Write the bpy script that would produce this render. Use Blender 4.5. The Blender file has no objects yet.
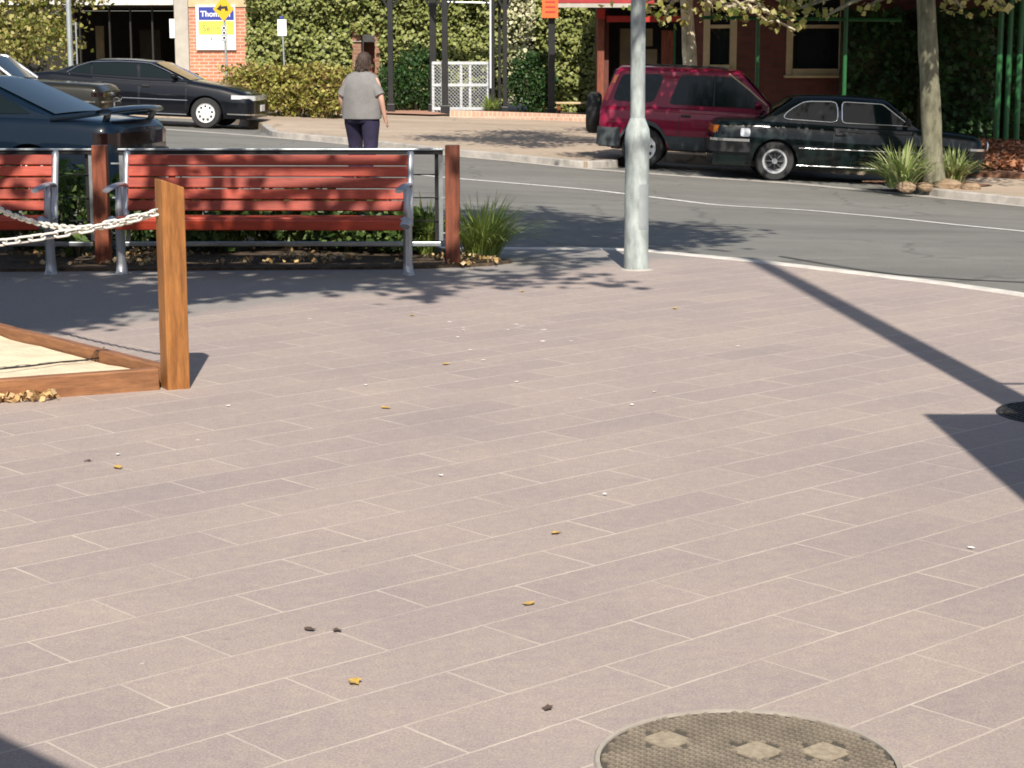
import bpy, bmesh, math, random
import numpy as np
from mathutils import Vector, Matrix, noise
from mathutils.geometry import delaunay_2d_cdt
R = math.radians
random.seed(7)
rng = np.random.default_rng(11)
scene = bpy.context.scene
COL = scene.collection
PI = math.pi

# ------------------------------------------------------------------ camera model
F = 1900.0
CH = 1.52
PITCH = math.atan((384 - 57) / F)
cp, sp = math.cos(PITCH), math.sin(PITCH)

def ray(px, py):
    u = (px - 512) / F; v = -(py - 384) / F
    return Vector((u, cp + v * sp, -sp + v * cp))
def P(px, py, Y):
    d = ray(px, py); t = Y / d.y
    return Vector((d.x * t, Y, CH + d.z * t))
def sstep(a, b, x):
    t = min(1, max(0, (x - a) / (b - a))); return t * t * (3 - 2 * t)
def ground(x, y):
    x2 = max(-12, min(12, x))
    return (-.20 - .042 * x2) * sstep(13.0, 25.0, y)
def G(px, py, zf=ground):
    d = ray(px, py); z = 0.0
    for _ in range(60):
        t = (z - CH) / d.z
        z = .5 * z + .5 * zf(d.x * t, d.y * t)
    t = (z - CH) / d.z
    return Vector((d.x * t, d.y * t, z))

# ------------------------------------------------------------------ materials
def new_mat(name):
    m = bpy.data.materials.new(name); m.use_nodes = True
    nt = m.node_tree; b = nt.nodes['Principled BSDF']
    return m, nt, b
def N(nt, t, **k):
    n = nt.nodes.new(t)
    for a, v in k.items():
        if a in n.inputs.keys(): n.inputs[a].default_value = v
        else: setattr(n, a, v)
    return n
def rgb(c): return (c[0], c[1], c[2], 1)
def mixc(nt, fac, a, b, blend='MIX'):
    n = nt.nodes.new('ShaderNodeMix'); n.data_type = 'RGBA'; n.blend_type = blend
    for i, v in ((0, fac), (6, a), (7, b)):
        if isinstance(v, bpy.types.NodeSocket): nt.links.new(v, n.inputs[i])
        else: n.inputs[i].default_value = v if i == 0 else rgb(v)
    return n.outputs[2]
def ramp(nt, src, stops):
    r = nt.nodes.new('ShaderNodeValToRGB'); e = r.color_ramp.elements
    while len(e) < len(stops): e.new(.5)
    for k, (p, c) in enumerate(stops):
        e[k].position = p; e[k].color = rgb(c) if isinstance(c, tuple) else (c, c, c, 1)
    nt.links.new(src, r.inputs[0]); return r.outputs[0]
def noise_out(nt, scale, detail=6, vec=None, rough=.6):
    n = nt.nodes.new('ShaderNodeTexNoise'); n.inputs['Scale'].default_value = scale
    n.inputs['Detail'].default_value = detail; n.inputs['Roughness'].default_value = rough
    if vec is None:
        tc = nt.nodes.new('ShaderNodeTexCoord'); vec = tc.outputs['Object']
    nt.links.new(vec, n.inputs['Vector']); return n.outputs[0]
def bump(nt, b, h, strength=.3, dist=.01):
    n = nt.nodes.new('ShaderNodeBump'); n.inputs['Strength'].default_value = strength
    n.inputs['Distance'].default_value = dist
    nt.links.new(h, n.inputs['Height']); nt.links.new(n.outputs[0], b.inputs['Normal'])
def surf(name, c, rough=.6, metal=0., var=.25, scale=8, bmp=.15, c2=None, spec=.5, coat=0., stretch=None, bdist=.005):
    m, nt, b = new_mat(name)
    tc = nt.nodes.new('ShaderNodeTexCoord'); vec = tc.outputs['Object']
    if stretch:
        mp = nt.nodes.new('ShaderNodeMapping'); mp.inputs['Scale'].default_value = stretch
        nt.links.new(vec, mp.inputs['Vector']); vec = mp.outputs[0]
    n = noise_out(nt, scale, 7, vec)
    if c2 is None: c2 = tuple(x * (1 - var) for x in c)
    c1 = tuple(min(1, x * (1 + var * .5)) for x in c) if var else c
    o = ramp(nt, n, [(.32, c2), (.68, c1)])
    nt.links.new(o, b.inputs['Base Color'])
    b.inputs['Roughness'].default_value = rough; b.inputs['Metallic'].default_value = metal
    b.inputs['Specular IOR Level'].default_value = spec
    b.inputs['Coat Weight'].default_value = coat
    b.inputs['Coat Roughness'].default_value = .05
    if bmp:
        n2 = noise_out(nt, scale * 5, 4, vec); bump(nt, b, n2, bmp, bdist)
    return m
def leafmat(name, cols, trans=.25, rough=.5):
    m, nt, b = new_mat(name)
    g = nt.nodes.new('ShaderNodeNewGeometry')
    st = [(i / max(1, len(cols) - 1), c) for i, c in enumerate(cols)]
    col = ramp(nt, g.outputs['Random Per Island'], st)
    nt.links.new(col, b.inputs['Base Color']); b.inputs['Roughness'].default_value = rough
    b.inputs['Specular IOR Level'].default_value = .35
    t = nt.nodes.new('ShaderNodeBsdfTranslucent'); nt.links.new(col, t.inputs['Color'])
    mx = nt.nodes.new('ShaderNodeMixShader'); mx.inputs[0].default_value = trans
    out = nt.nodes['Material Output']
    nt.links.new(b.outputs[0], mx.inputs[1]); nt.links.new(t.outputs[0], mx.inputs[2])
    nt.links.new(mx.outputs[0], out.inputs['Surface'])
    return m
M = {}
def paver_mat():
    m, nt, b = new_mat('stone_paving')
    tc = nt.nodes.new('ShaderNodeTexCoord')
    anchor = G(172, 709); a = R(42.3)
    ua = anchor.x * math.cos(a) + anchor.y * math.sin(a); va = -anchor.x * math.sin(a) + anchor.y * math.cos(a)
    W, H = .655, .232
    mp = nt.nodes.new('ShaderNodeMapping'); mp.inputs['Rotation'].default_value = (0, 0, -a)
    mp.inputs['Location'].default_value = (-ua + 40.5 * W, -va + 40 * H, 0)
    nt.links.new(tc.outputs['Object'], mp.inputs['Vector'])
    # wobble so the joints are not ruler straight
    nz = nt.nodes.new('ShaderNodeTexNoise'); nz.inputs['Scale'].default_value = 3.0
    nt.links.new(mp.outputs[0], nz.inputs['Vector'])
    vm = nt.nodes.new('ShaderNodeVectorMath'); vm.operation = 'MULTIPLY_ADD'
    nt.links.new(nz.outputs['Color'], vm.inputs[0]); vm.inputs[1].default_value = (.008, .008, 0)
    nt.links.new(mp.outputs[0], vm.inputs[2])
    nz2 = nt.nodes.new('ShaderNodeTexNoise'); nz2.inputs['Scale'].default_value = 38.0; nz2.inputs['Detail'].default_value = 4
    nt.links.new(mp.outputs[0], nz2.inputs['Vector'])
    vm0 = vm; vm = nt.nodes.new('ShaderNodeVectorMath'); vm.operation = 'MULTIPLY_ADD'
    nt.links.new(nz2.outputs['Color'], vm.inputs[0]); vm.inputs[1].default_value = (.006, .006, 0); nt.links.new(vm0.outputs[0], vm.inputs[2])
    def brick(c1, c2, mort, msize, bias=0.):
        k = nt.nodes.new('ShaderNodeTexBrick'); k.offset = .5; k.offset_frequency = 2; k.squash = 1
        k.inputs['Scale'].default_value = 1; k.inputs['Brick Width'].default_value = W
        k.inputs['Row Height'].default_value = H; k.inputs['Mortar Size'].default_value = msize
        k.inputs['Mortar Smooth'].default_value = .15; k.inputs['Bias'].default_value = bias
        k.inputs['Color1'].default_value = rgb(c1); k.inputs['Color2'].default_value = rgb(c2)
        k.inputs['Mortar'].default_value = rgb(mort)
        nt.links.new(vm.outputs[0], k.inputs['Vector']); return k
    k1 = brick((.362, .308, .286), (.386, .328, .300), (.372, .316, .29), .002)
    k2 = brick((1.0, .995, .985), (.935, .935, .95), (1, 1, 1), .002)
    k2.offset_frequency = 2
    mp2 = nt.nodes.new('ShaderNodeVectorMath'); mp2.operation = 'ADD'; mp2.inputs[1].default_value = (W * 16, H * 6, 0)
    nt.links.new(vm.outputs[0], mp2.inputs[0]); nt.links.new(mp2.outputs[0], k2.inputs['Vector'])
    c = mixc(nt, 1., k1.outputs['Color'], k2.outputs['Color'], 'MULTIPLY')
    # broad traffic soiling, fine grain
    c = mixc(nt, 1., c, ramp(nt, noise_out(nt, 1.1, 5), [(.3, (.87, .87, .89)), (.7, (1.06, 1.04, 1.0))]), 'MULTIPLY')
    c = mixc(nt, 1., c, ramp(nt, noise_out(nt, 22, 6, rough=.75), [(.3, (.90, .86, .90)), (.72, (1.10, 1.09, 1.0))]), 'MULTIPLY')
    c = mixc(nt, 1., c, ramp(nt, noise_out(nt, 150, 4, rough=.85), [(.32, .66), (.68, 1.26)]), 'MULTIPLY')
    # light grout, worn away in places
    wear = ramp(nt, noise_out(nt, 2.3, 4), [(.36, .22), (.62, .95)])
    mu = nt.nodes.new('ShaderNodeMath'); mu.operation = 'MULTIPLY'
    km = brick((0, 0, 0), (0, 0, 0), (1, 1, 1), .0032)
    nt.links.new(km.outputs['Fac'], mu.inputs[0]); nt.links.new(wear, mu.inputs[1])
    c = mixc(nt, mu.outputs[0], c, (.56, .49, .41))
    # older greyer surfacing in front of the benches, worn into the paving
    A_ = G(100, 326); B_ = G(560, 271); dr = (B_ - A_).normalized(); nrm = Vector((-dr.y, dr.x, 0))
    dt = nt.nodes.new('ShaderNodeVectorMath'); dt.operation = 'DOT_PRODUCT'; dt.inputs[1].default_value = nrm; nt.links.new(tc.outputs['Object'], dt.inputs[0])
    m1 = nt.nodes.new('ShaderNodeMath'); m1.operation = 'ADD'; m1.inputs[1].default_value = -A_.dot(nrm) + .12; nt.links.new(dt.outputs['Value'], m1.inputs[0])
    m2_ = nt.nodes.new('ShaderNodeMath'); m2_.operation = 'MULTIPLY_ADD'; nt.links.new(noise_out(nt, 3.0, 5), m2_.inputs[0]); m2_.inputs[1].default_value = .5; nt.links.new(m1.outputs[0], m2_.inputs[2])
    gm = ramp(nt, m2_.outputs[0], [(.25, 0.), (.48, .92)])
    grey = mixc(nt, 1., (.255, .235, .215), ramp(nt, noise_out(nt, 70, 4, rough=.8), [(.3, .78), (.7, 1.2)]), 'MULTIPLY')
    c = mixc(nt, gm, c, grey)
    # pale spilled-paint specks and dark gum spots
    vo = nt.nodes.new('ShaderNodeTexVoronoi'); vo.inputs['Scale'].default_value = 2.6
    nt.links.new(tc.outputs['Object'], vo.inputs['Vector'])
    dark = ramp(nt, vo.outputs['Distance'], [(.018, .45), (.032, 0.)])
    c = mixc(nt, dark, c, (.20, .16, .15))
    wv = nt.nodes.new('ShaderNodeTexNoise'); wv.inputs['Scale'].default_value = 9
    nt.links.new(tc.outputs['Object'], wv.inputs['Vector'])
    ds = nt.nodes.new('ShaderNodeVectorMath'); ds.operation = 'DISTANCE'
    ds.inputs[1].default_value = (-.15, 10.6, 0); nt.links.new(tc.outputs['Object'], ds.inputs[0])
    near = ramp(nt, ds.outputs['Value'], [(.3, .10), (.95, 0.)])
    ad = nt.nodes.new('ShaderNodeMath'); ad.operation = 'ADD'
    nt.links.new(wv.outputs[0], ad.inputs[0]); nt.links.new(near, ad.inputs[1])
    wm = ramp(nt, ad.outputs[0], [(.79, 0.), (.81, .9)])
    c = mixc(nt, wm, c, (.80, .76, .70))
    # asphalt-grey patch by the benches where the paving is grimy
    nt.links.new(c, b.inputs['Base Color'])
    b.inputs['Roughness'].default_value = .82
    h = mixc(nt, k1.outputs['Fac'], noise_out(nt, 60, 6, rough=.7), (.2, .2, .2))
    bump(nt, b, h, .25, .003)
    return m
def asphalt_mat(name, c, sc=1.):
    m, nt, b = new_mat(name)
    o = ramp(nt, noise_out(nt, .35, 5), [(.3, tuple(x * .86 for x in c)), (.7, tuple(x * 1.1 for x in c))])
    o = mixc(nt, 1., o, ramp(nt, noise_out(nt, 70, 4, rough=.8), [(.3, .75), (.7, 1.25)]), 'MULTIPLY')
    o = mixc(nt, 1., o, ramp(nt, noise_out(nt, 3.3, 4), [(.3, .92), (.7, 1.06)]), 'MULTIPLY')
    tc = nt.nodes.new('ShaderNodeTexCoord'); mpx = nt.nodes.new('ShaderNodeMapping'); mpx.inputs['Scale'].default_value = (.12, 1.0, 1); mpx.inputs['Rotation'].default_value = (0, 0, .5)
    nt.links.new(tc.outputs['Object'], mpx.inputs['Vector'])
    o = mixc(nt, 1., o, ramp(nt, noise_out(nt, 1.1, 4, mpx.outputs[0]), [(.35, .88), (.65, 1.10)]), 'MULTIPLY')
    cr = nt.nodes.new('ShaderNodeTexVoronoi'); cr.feature = 'DISTANCE_TO_EDGE'; cr.inputs['Scale'].default_value = .35
    wn = nt.nodes.new('ShaderNodeTexNoise'); wn.inputs['Scale'].default_value = 2.5; nt.links.new(tc.outputs['Object'], wn.inputs['Vector'])
    wa = nt.nodes.new('ShaderNodeVectorMath'); wa.operation = 'MULTIPLY_ADD'; wa.inputs[1].default_value = (.5, .5, 0); nt.links.new(wn.outputs['Color'], wa.inputs[0]); nt.links.new(tc.outputs['Object'], wa.inputs[2]); nt.links.new(wa.outputs[0], cr.inputs['Vector'])
    o = mixc(nt, ramp(nt, cr.outputs['Distance'], [(.004, .45), (.010, 0.)]), o, tuple(x * .35 for x in c))
    nt.links.new(o, b.inputs['Base Color']); b.inputs['Roughness'].default_value = .85
    bump(nt, b, noise_out(nt, 120, 4, rough=.8), .35, .004)
    return m
def brick_mat(name, c1, c2, mort, w=.24, h=.086, ms=.010, bias=0.):
    m, nt, b = new_mat(name)
    tc = nt.nodes.new('ShaderNodeTexCoord'); sx = nt.nodes.new('ShaderNodeSeparateXYZ')
    nt.links.new(tc.outputs['Object'], sx.inputs[0])
    ad = nt.nodes.new('ShaderNodeMath'); ad.operation = 'ADD'
    nt.links.new(sx.outputs[0], ad.inputs[0]); nt.links.new(sx.outputs[1], ad.inputs[1])
    cx = nt.nodes.new('ShaderNodeCombineXYZ'); nt.links.new(ad.outputs[0], cx.inputs[0]); nt.links.new(sx.outputs[2], cx.inputs[1])
    k = nt.nodes.new('ShaderNodeTexBrick'); k.inputs['Scale'].default_value = 1
    k.inputs['Brick Width'].default_value = w; k.inputs['Row Height'].default_value = h
    k.inputs['Mortar Size'].default_value = ms; k.inputs['Bias'].default_value = bias
    k.inputs['Color1'].default_value = rgb(c1); k.inputs['Color2'].default_value = rgb(c2); k.inputs['Mortar'].default_value = rgb(mort)
    nt.links.new(cx.outputs[0], k.inputs['Vector'])
    o = mixc(nt, 1., k.outputs['Color'], ramp(nt, noise_out(nt, 3, 5), [(.3, .8), (.7, 1.12)]), 'MULTIPLY')
    nt.links.new(o, b.inputs['Base Color']); b.inputs['Roughness'].default_value = .85
    bump(nt, b, k.outputs['Fac'], -.5, .008)
    return m
def wood_mat(name, dark, light, axis='z', rough=.6, sc=14, bmp=.4):
    m, nt, b = new_mat(name)
    tc = nt.nodes.new('ShaderNodeTexCoord'); mp = nt.nodes.new('ShaderNodeMapping')
    s = {'x': (.10, 1, 1), 'y': (1, .10, 1), 'z': (1, 1, .10)}[axis]
    mp.inputs['Scale'].default_value = s
    nt.links.new(tc.outputs['Object'], mp.inputs['Vector'])
    n1 = noise_out(nt, sc * 2.2, 8, mp.outputs[0], .65)
    o = ramp(nt, n1, [(.28, dark), (.5, tuple((a + b2) / 2 for a, b2 in zip(dark, light))), (.7, light)])
    o = mixc(nt, 1., o, ramp(nt, noise_out(nt, 2.5, 4), [(.3, .82), (.7, 1.12)]), 'MULTIPLY')
    o = mixc(nt, 1., o, ramp(nt, noise_out(nt, 90, 4, mp.outputs[0], .8), [(.35, .72), (.6, 1.08)]), 'MULTIPLY')
    kn = nt.nodes.new('ShaderNodeTexVoronoi'); kn.inputs['Scale'].default_value = 5.0; nt.links.new(mp.outputs[0], kn.inputs['Vector'])
    o = mixc(nt, ramp(nt, kn.outputs['Distance'], [(.04, .75), (.10, 0.)]), o, tuple(x * .5 for x in dark))
    gi = nt.nodes.new('ShaderNodeObjectInfo')
    o = mixc(nt, 1., o, ramp(nt, gi.outputs['Random'], [(0, .82), (1, 1.15)]), 'MULTIPLY')
    nt.links.new(o, b.inputs['Base Color']); b.inputs['Roughness'].default_value = rough
    bump(nt, b, n1, bmp, .003)
    return m
def paint_mat(name, c, rough=.22, flake=0.):
    m, nt, b = new_mat(name)
    o = ramp(nt, noise_out(nt, 3, 4), [(.35, tuple(x * .93 for x in c)), (.65, c)])
    nt.links.new(o, b.inputs['Base Color']); b.inputs['Roughness'].default_value = .38; b.inputs['Specular IOR Level'].default_value = .12
    b.inputs['Coat Weight'].default_value = .55; b.inputs['Coat Roughness'].default_value = .04
    b.inputs['Metallic'].default_value = flake
    rr = ramp(nt, noise_out(nt, 6, 5), [(.35, .03), (.7, .12)]); nt.links.new(rr, b.inputs['Coat Roughness'])
    return m
M['paver'] = paver_mat()
M['asphalt'] = asphalt_mat('road_asphalt', (.172, .166, .148))
M['apron'] = asphalt_mat('far_footpath_asphalt', (.40, .315, .235))
M['concrete'] = surf('kerb_concrete', (.40, .37, .33), .85, var=.3, scale=5, bmp=.3)
M['linepaint'] = surf('road_line_paint', (.74, .72, .68), .7, var=.4, scale=14, bmp=.1)
M['kerbstone'] = surf('pale_kerbstone', (.62, .58, .52), .75, var=.25, scale=6, bmp=.2)
M['soil'] = surf('dark_mulch_soil', (.11, .075, .045), .95, var=.6, scale=14, bmp=.8, bdist=.03)
M['mulch'] = surf('bark_mulch', (.24, .12, .07), .95, var=.6, scale=12, bmp=.8, bdist=.03)
M['sand'] = surf('play_sand', (.74, .61, .43), .95, var=.18, scale=7, bmp=.9, bdist=.012)
M['honeywood'] = wood_mat('honey_timber', (.19, .066, .014), (.40, .165, .040), 'z')
M['beamwood'] = wood_mat('sleeper_timber', (.18, .072, .030), (.36, .165, .068), 'x')
M['redpost'] = wood_mat('red_brown_timber', (.12, .030, .014), (.30, .080, .034), 'z')
M['slat'] = wood_mat('red_stained_slat', (.27, .026, .011), (.48, .060, .022), 'x', .5, 9, .25)
M['slatedge'] = M['slat']
M['castalu'] = surf('cast_aluminium', (.45, .46, .48), .42, .55, var=.15, scale=6, bmp=.15)
M['galv'] = surf('galvanised_steel', (.50, .54, .54), .42, .6, var=.2, scale=5, bmp=.1)
M['polegalv'] = surf('weathered_pole_paint', (.36, .40, .385), .6, .0, var=.45, scale=16, bmp=.12, stretch=(1, 1, .35))
M['rail'] = surf('rail_steel', (.42, .45, .46), .35, .7, var=.2, scale=9, bmp=.1)
M['chain'] = surf('white_chain', (.66, .64, .58), .45, 0., var=.1, scale=20, bmp=.05)
M['iron'] = surf('cast_iron_cover', (.27, .225, .17), .7, .15, var=.35, scale=9, bmp=.25)
M['ironrim'] = surf('cover_rim_concrete', (.36, .32, .27), .8, var=.2, scale=15, bmp=.2)
M['irondark'] = surf('dark_iron_cover', (.045, .043, .042), .55, .4, var=.3, scale=12, bmp=.2)
M['brick'] = brick_mat('red_brick', (.56, .22, .12), (.46, .17, .10), (.55, .45, .36))
M['oldbrick'] = brick_mat('old_brown_brick', (.26, .12, .07), (.20, .09, .055), (.28, .2, .15))
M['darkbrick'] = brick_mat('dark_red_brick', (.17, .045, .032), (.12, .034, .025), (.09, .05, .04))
M['edgebrick'] = brick_mat('brick_edging', (.52, .31, .22), (.42, .24, .17), (.5, .42, .33), .09, .2, .010)
M['cream'] = surf('cream_paint', (.55, .42, .24), .6, var=.15, scale=6, bmp=.1)
M['render'] = surf('beige_render', (.42, .39, .34), .8, var=.15, scale=4, bmp=.15)
M['fascia'] = surf('weathered_white_fascia', (.66, .65, .60), .75, var=.3, scale=14, bmp=.2)
M['black'] = surf('black_painted_steel', (.018, .018, .018), .4, .0, var=.3, scale=6, bmp=.05)
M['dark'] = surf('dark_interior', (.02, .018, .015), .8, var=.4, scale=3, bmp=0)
M['greenpaint'] = surf('green_painted_steel', (.022, .12, .036), .4, var=.25, scale=8, bmp=.05)
M['redpaint'] = surf('red_paint', (.42, .03, .02), .5, var=.2, scale=6, bmp=.05)
M['awning'] = surf('red_awning_cloth', (.30, .03, .03), .8, var=.15, scale=6, bmp=.1)
M['white'] = surf('white_paint', (.78, .78, .76), .5, var=.12, scale=6, bmp=.05)
M['lattice'] = surf('white_lattice_paint', (.50, .52, .54), .6, var=.2, scale=5, bmp=.1)
M['orange'] = surf('orange_sign_face', (.85, .14, .03), .5, var=.12, scale=10, bmp=.02)
M['signwhite'] = surf('sign_white', (.80, .80, .80), .45, var=.05, scale=5, bmp=0)
M['signblue'] = surf('sign_blue', (.03, .05, .30), .45, var=.08, scale=5, bmp=0)
M['signyellow'] = surf('sign_yellow', (.80, .78, .10), .45, var=.08, scale=5, bmp=0)
M['signamber'] = surf('sign_amber', (.80, .42, .02), .4, var=.08, scale=5, bmp=0)
M['ink'] = surf('sign_ink', (.02, .02, .02), .5, var=.1, scale=5, bmp=0)
M['inkgrey'] = surf('sign_grey_ink', (.25, .27, .15), .5, var=.1, scale=5, bmp=0)
M['poster'] = surf('faded_poster', (.22, .18, .10), .7, var=.3, scale=3, bmp=0)
M['bark'] = surf('plane_tree_bark', (.21, .20, .135), .9, var=.3, scale=11, bmp=.6, c2=(.085, .08, .05), stretch=(1, 1, .35), bdist=.02)
M['barkpale'] = surf('pale_bark', (.62, .55, .40), .9, var=.5, scale=6, bmp=.5, c2=(.22, .17, .10), stretch=(1, 1, .4), bdist=.02)
M['glass'] = surf('dark_window_glass', (.012, .015, .016), .04, 0., var=0, scale=3, bmp=0, spec=.6)
M['carglass'] = surf('car_glass', (.006, .011, .012), .05, 0., var=0, scale=3, bmp=0, spec=.24)
M['chrome'] = surf('chrome_trim', (.75, .75, .75), .14, 1., var=.05, scale=10, bmp=0)
M['rubber'] = surf('tyre_rubber', (.022, .022, .022), .8, var=.3, scale=10, bmp=.2)
M['plastic'] = surf('dark_grey_plastic', (.045, .055, .058), .6, var=.2, scale=8, bmp=.1)
M['blackplastic'] = surf('black_plastic', (.012, .012, .012), .45, var=.2, scale=8, bmp=.05)
M['hub'] = surf('silver_wheel', (.62, .63, .64), .32, .6, var=.1, scale=8, bmp=0)
M['hubwhite'] = surf('pale_wheel_trim', (.74, .75, .74), .4, .1, var=.08, scale=8, bmp=0)
M['amber'] = surf('amber_lens', (.75, .20, .01), .15, var=.1, scale=20, bmp=0, coat=.5)
M['redlens'] = surf('red_lens', (.45, .01, .01), .15, var=.1, scale=20, bmp=0, coat=.5)
M['smoked'] = surf('smoked_lens', (.010, .004, .004), .12, var=.1, scale=20, bmp=0, coat=.5)
M['clearlens'] = surf('clear_lens', (.70, .72, .74), .12, .2, var=.15, scale=25, bmp=0, coat=.8)
M['p_black'] = paint_mat('black_car_paint', (.004, .005, .008))
M['p_navy'] = paint_mat('blue_black_car_paint', (.003, .009, .018))
M['p_green'] = paint_mat('dark_green_car_paint', (.003, .009, .009))
M['p_red'] = paint_mat('maroon_car_paint', (.20, .006, .032))
M['p_olive'] = paint_mat('dark_olive_car_paint', (.014, .013, .008))
M['skin'] = surf('skin', (.58, .33, .24), .55, var=.08, scale=8, bmp=.05)
M['hair'] = surf('brown_hair', (.055, .033, .022), .7, var=.5, scale=30, bmp=.4, stretch=(1, 1, .3))
M['shirt'] = surf('grey_shirt_cloth', (.19, .182, .175), .9, var=.12, scale=12, bmp=.3, bdist=.01)
M['trousers'] = surf('navy_trouser_cloth', (.018, .013, .040), .9, var=.25, scale=12, bmp=.3, bdist=.01)
M['shoe'] = surf('black_shoe', (.02, .02, .02), .5, var=.2)
M['kiosk'] = surf('green_kiosk_panel', (.05, .10, .08), .5, var=.2)
M['canvas'] = surf('cream_canvas', (.62, .58, .48), .85, var=.1, scale=6)
M['l_ivy'] = leafmat('ivy_leaves', [(.13, .165, .04), (.22, .25, .07), (.33, .35, .11), (.17, .205, .05), (.42, .42, .17)])
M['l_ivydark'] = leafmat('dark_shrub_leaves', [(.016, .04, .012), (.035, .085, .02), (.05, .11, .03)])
M['l_box'] = leafmat('yellow_green_shrub_leaves', [(.20, .20, .035), (.33, .32, .07), (.46, .42, .13), (.22, .13, .05), (.15, .18, .03)])
M['l_pale'] = leafmat('pale_creeper_flowers', [(.52, .50, .30), (.66, .62, .42), (.22, .26, .08), (.70, .66, .48)])
M['l_plane'] = leafmat('plane_tree_leaves', [(.07, .11, .02), (.16, .19, .03), (.34, .31, .09), (.56, .49, .22), (.24, .25, .06), (.48, .42, .16)], .35)
M['l_shade'] = leafmat('street_tree_leaves', [(.07, .11, .02), (.12, .17, .03), (.22, .22, .05)], .25)
M['l_strap'] = leafmat('strap_leaf_grass', [(.16, .24, .045), (.28, .38, .08), (.42, .48, .14), (.20, .28, .06)], .3)
M['l_agap'] = leafmat('agapanthus_leaves', [(.12, .20, .04), (.30, .38, .12), (.50, .50, .26), (.09, .16, .03)], .25)
M['l_dry'] = leafmat('dry_leaves', [(.50, .32, .12), (.62, .46, .22), (.36, .20, .08), (.70, .56, .34)], .1)
M['l_dryyel'] = leafmat('yellow_fallen_leaves', [(.55, .36, .04), (.60, .40, .10), (.22, .12, .05)], .1)
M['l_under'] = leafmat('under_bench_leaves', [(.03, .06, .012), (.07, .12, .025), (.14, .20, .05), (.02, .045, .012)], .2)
M['l_bronze'] = leafmat('bronze_green_leaves', [(.17, .13, .03), (.30, .24, .06), (.20, .20, .04), (.38, .34, .12)], .25)

# ------------------------------------------------------------------ object helpers
def link(o): COL.objects.link(o); return o
def tag(o, label=None, cat=None, group=None, kind=None):
    if label: o['label'] = label
    if cat: o['category'] = cat
    if group: o['group'] = group
    if kind: o['kind'] = kind
    return o
def thing(name, label, cat, loc=(0, 0, 0), rz=0, group=None):
    o = link(bpy.data.objects.new(name, None)); o.empty_display_size = .2
    o.location = loc; o.rotation_euler = (0, 0, rz)
    return tag(o, label, cat, group)
def copy_tree(o, parent=None):
    c = o.copy(); link(c); c.parent = parent
    for ch in list(o.children): copy_tree(ch, c)
    return c

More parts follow.
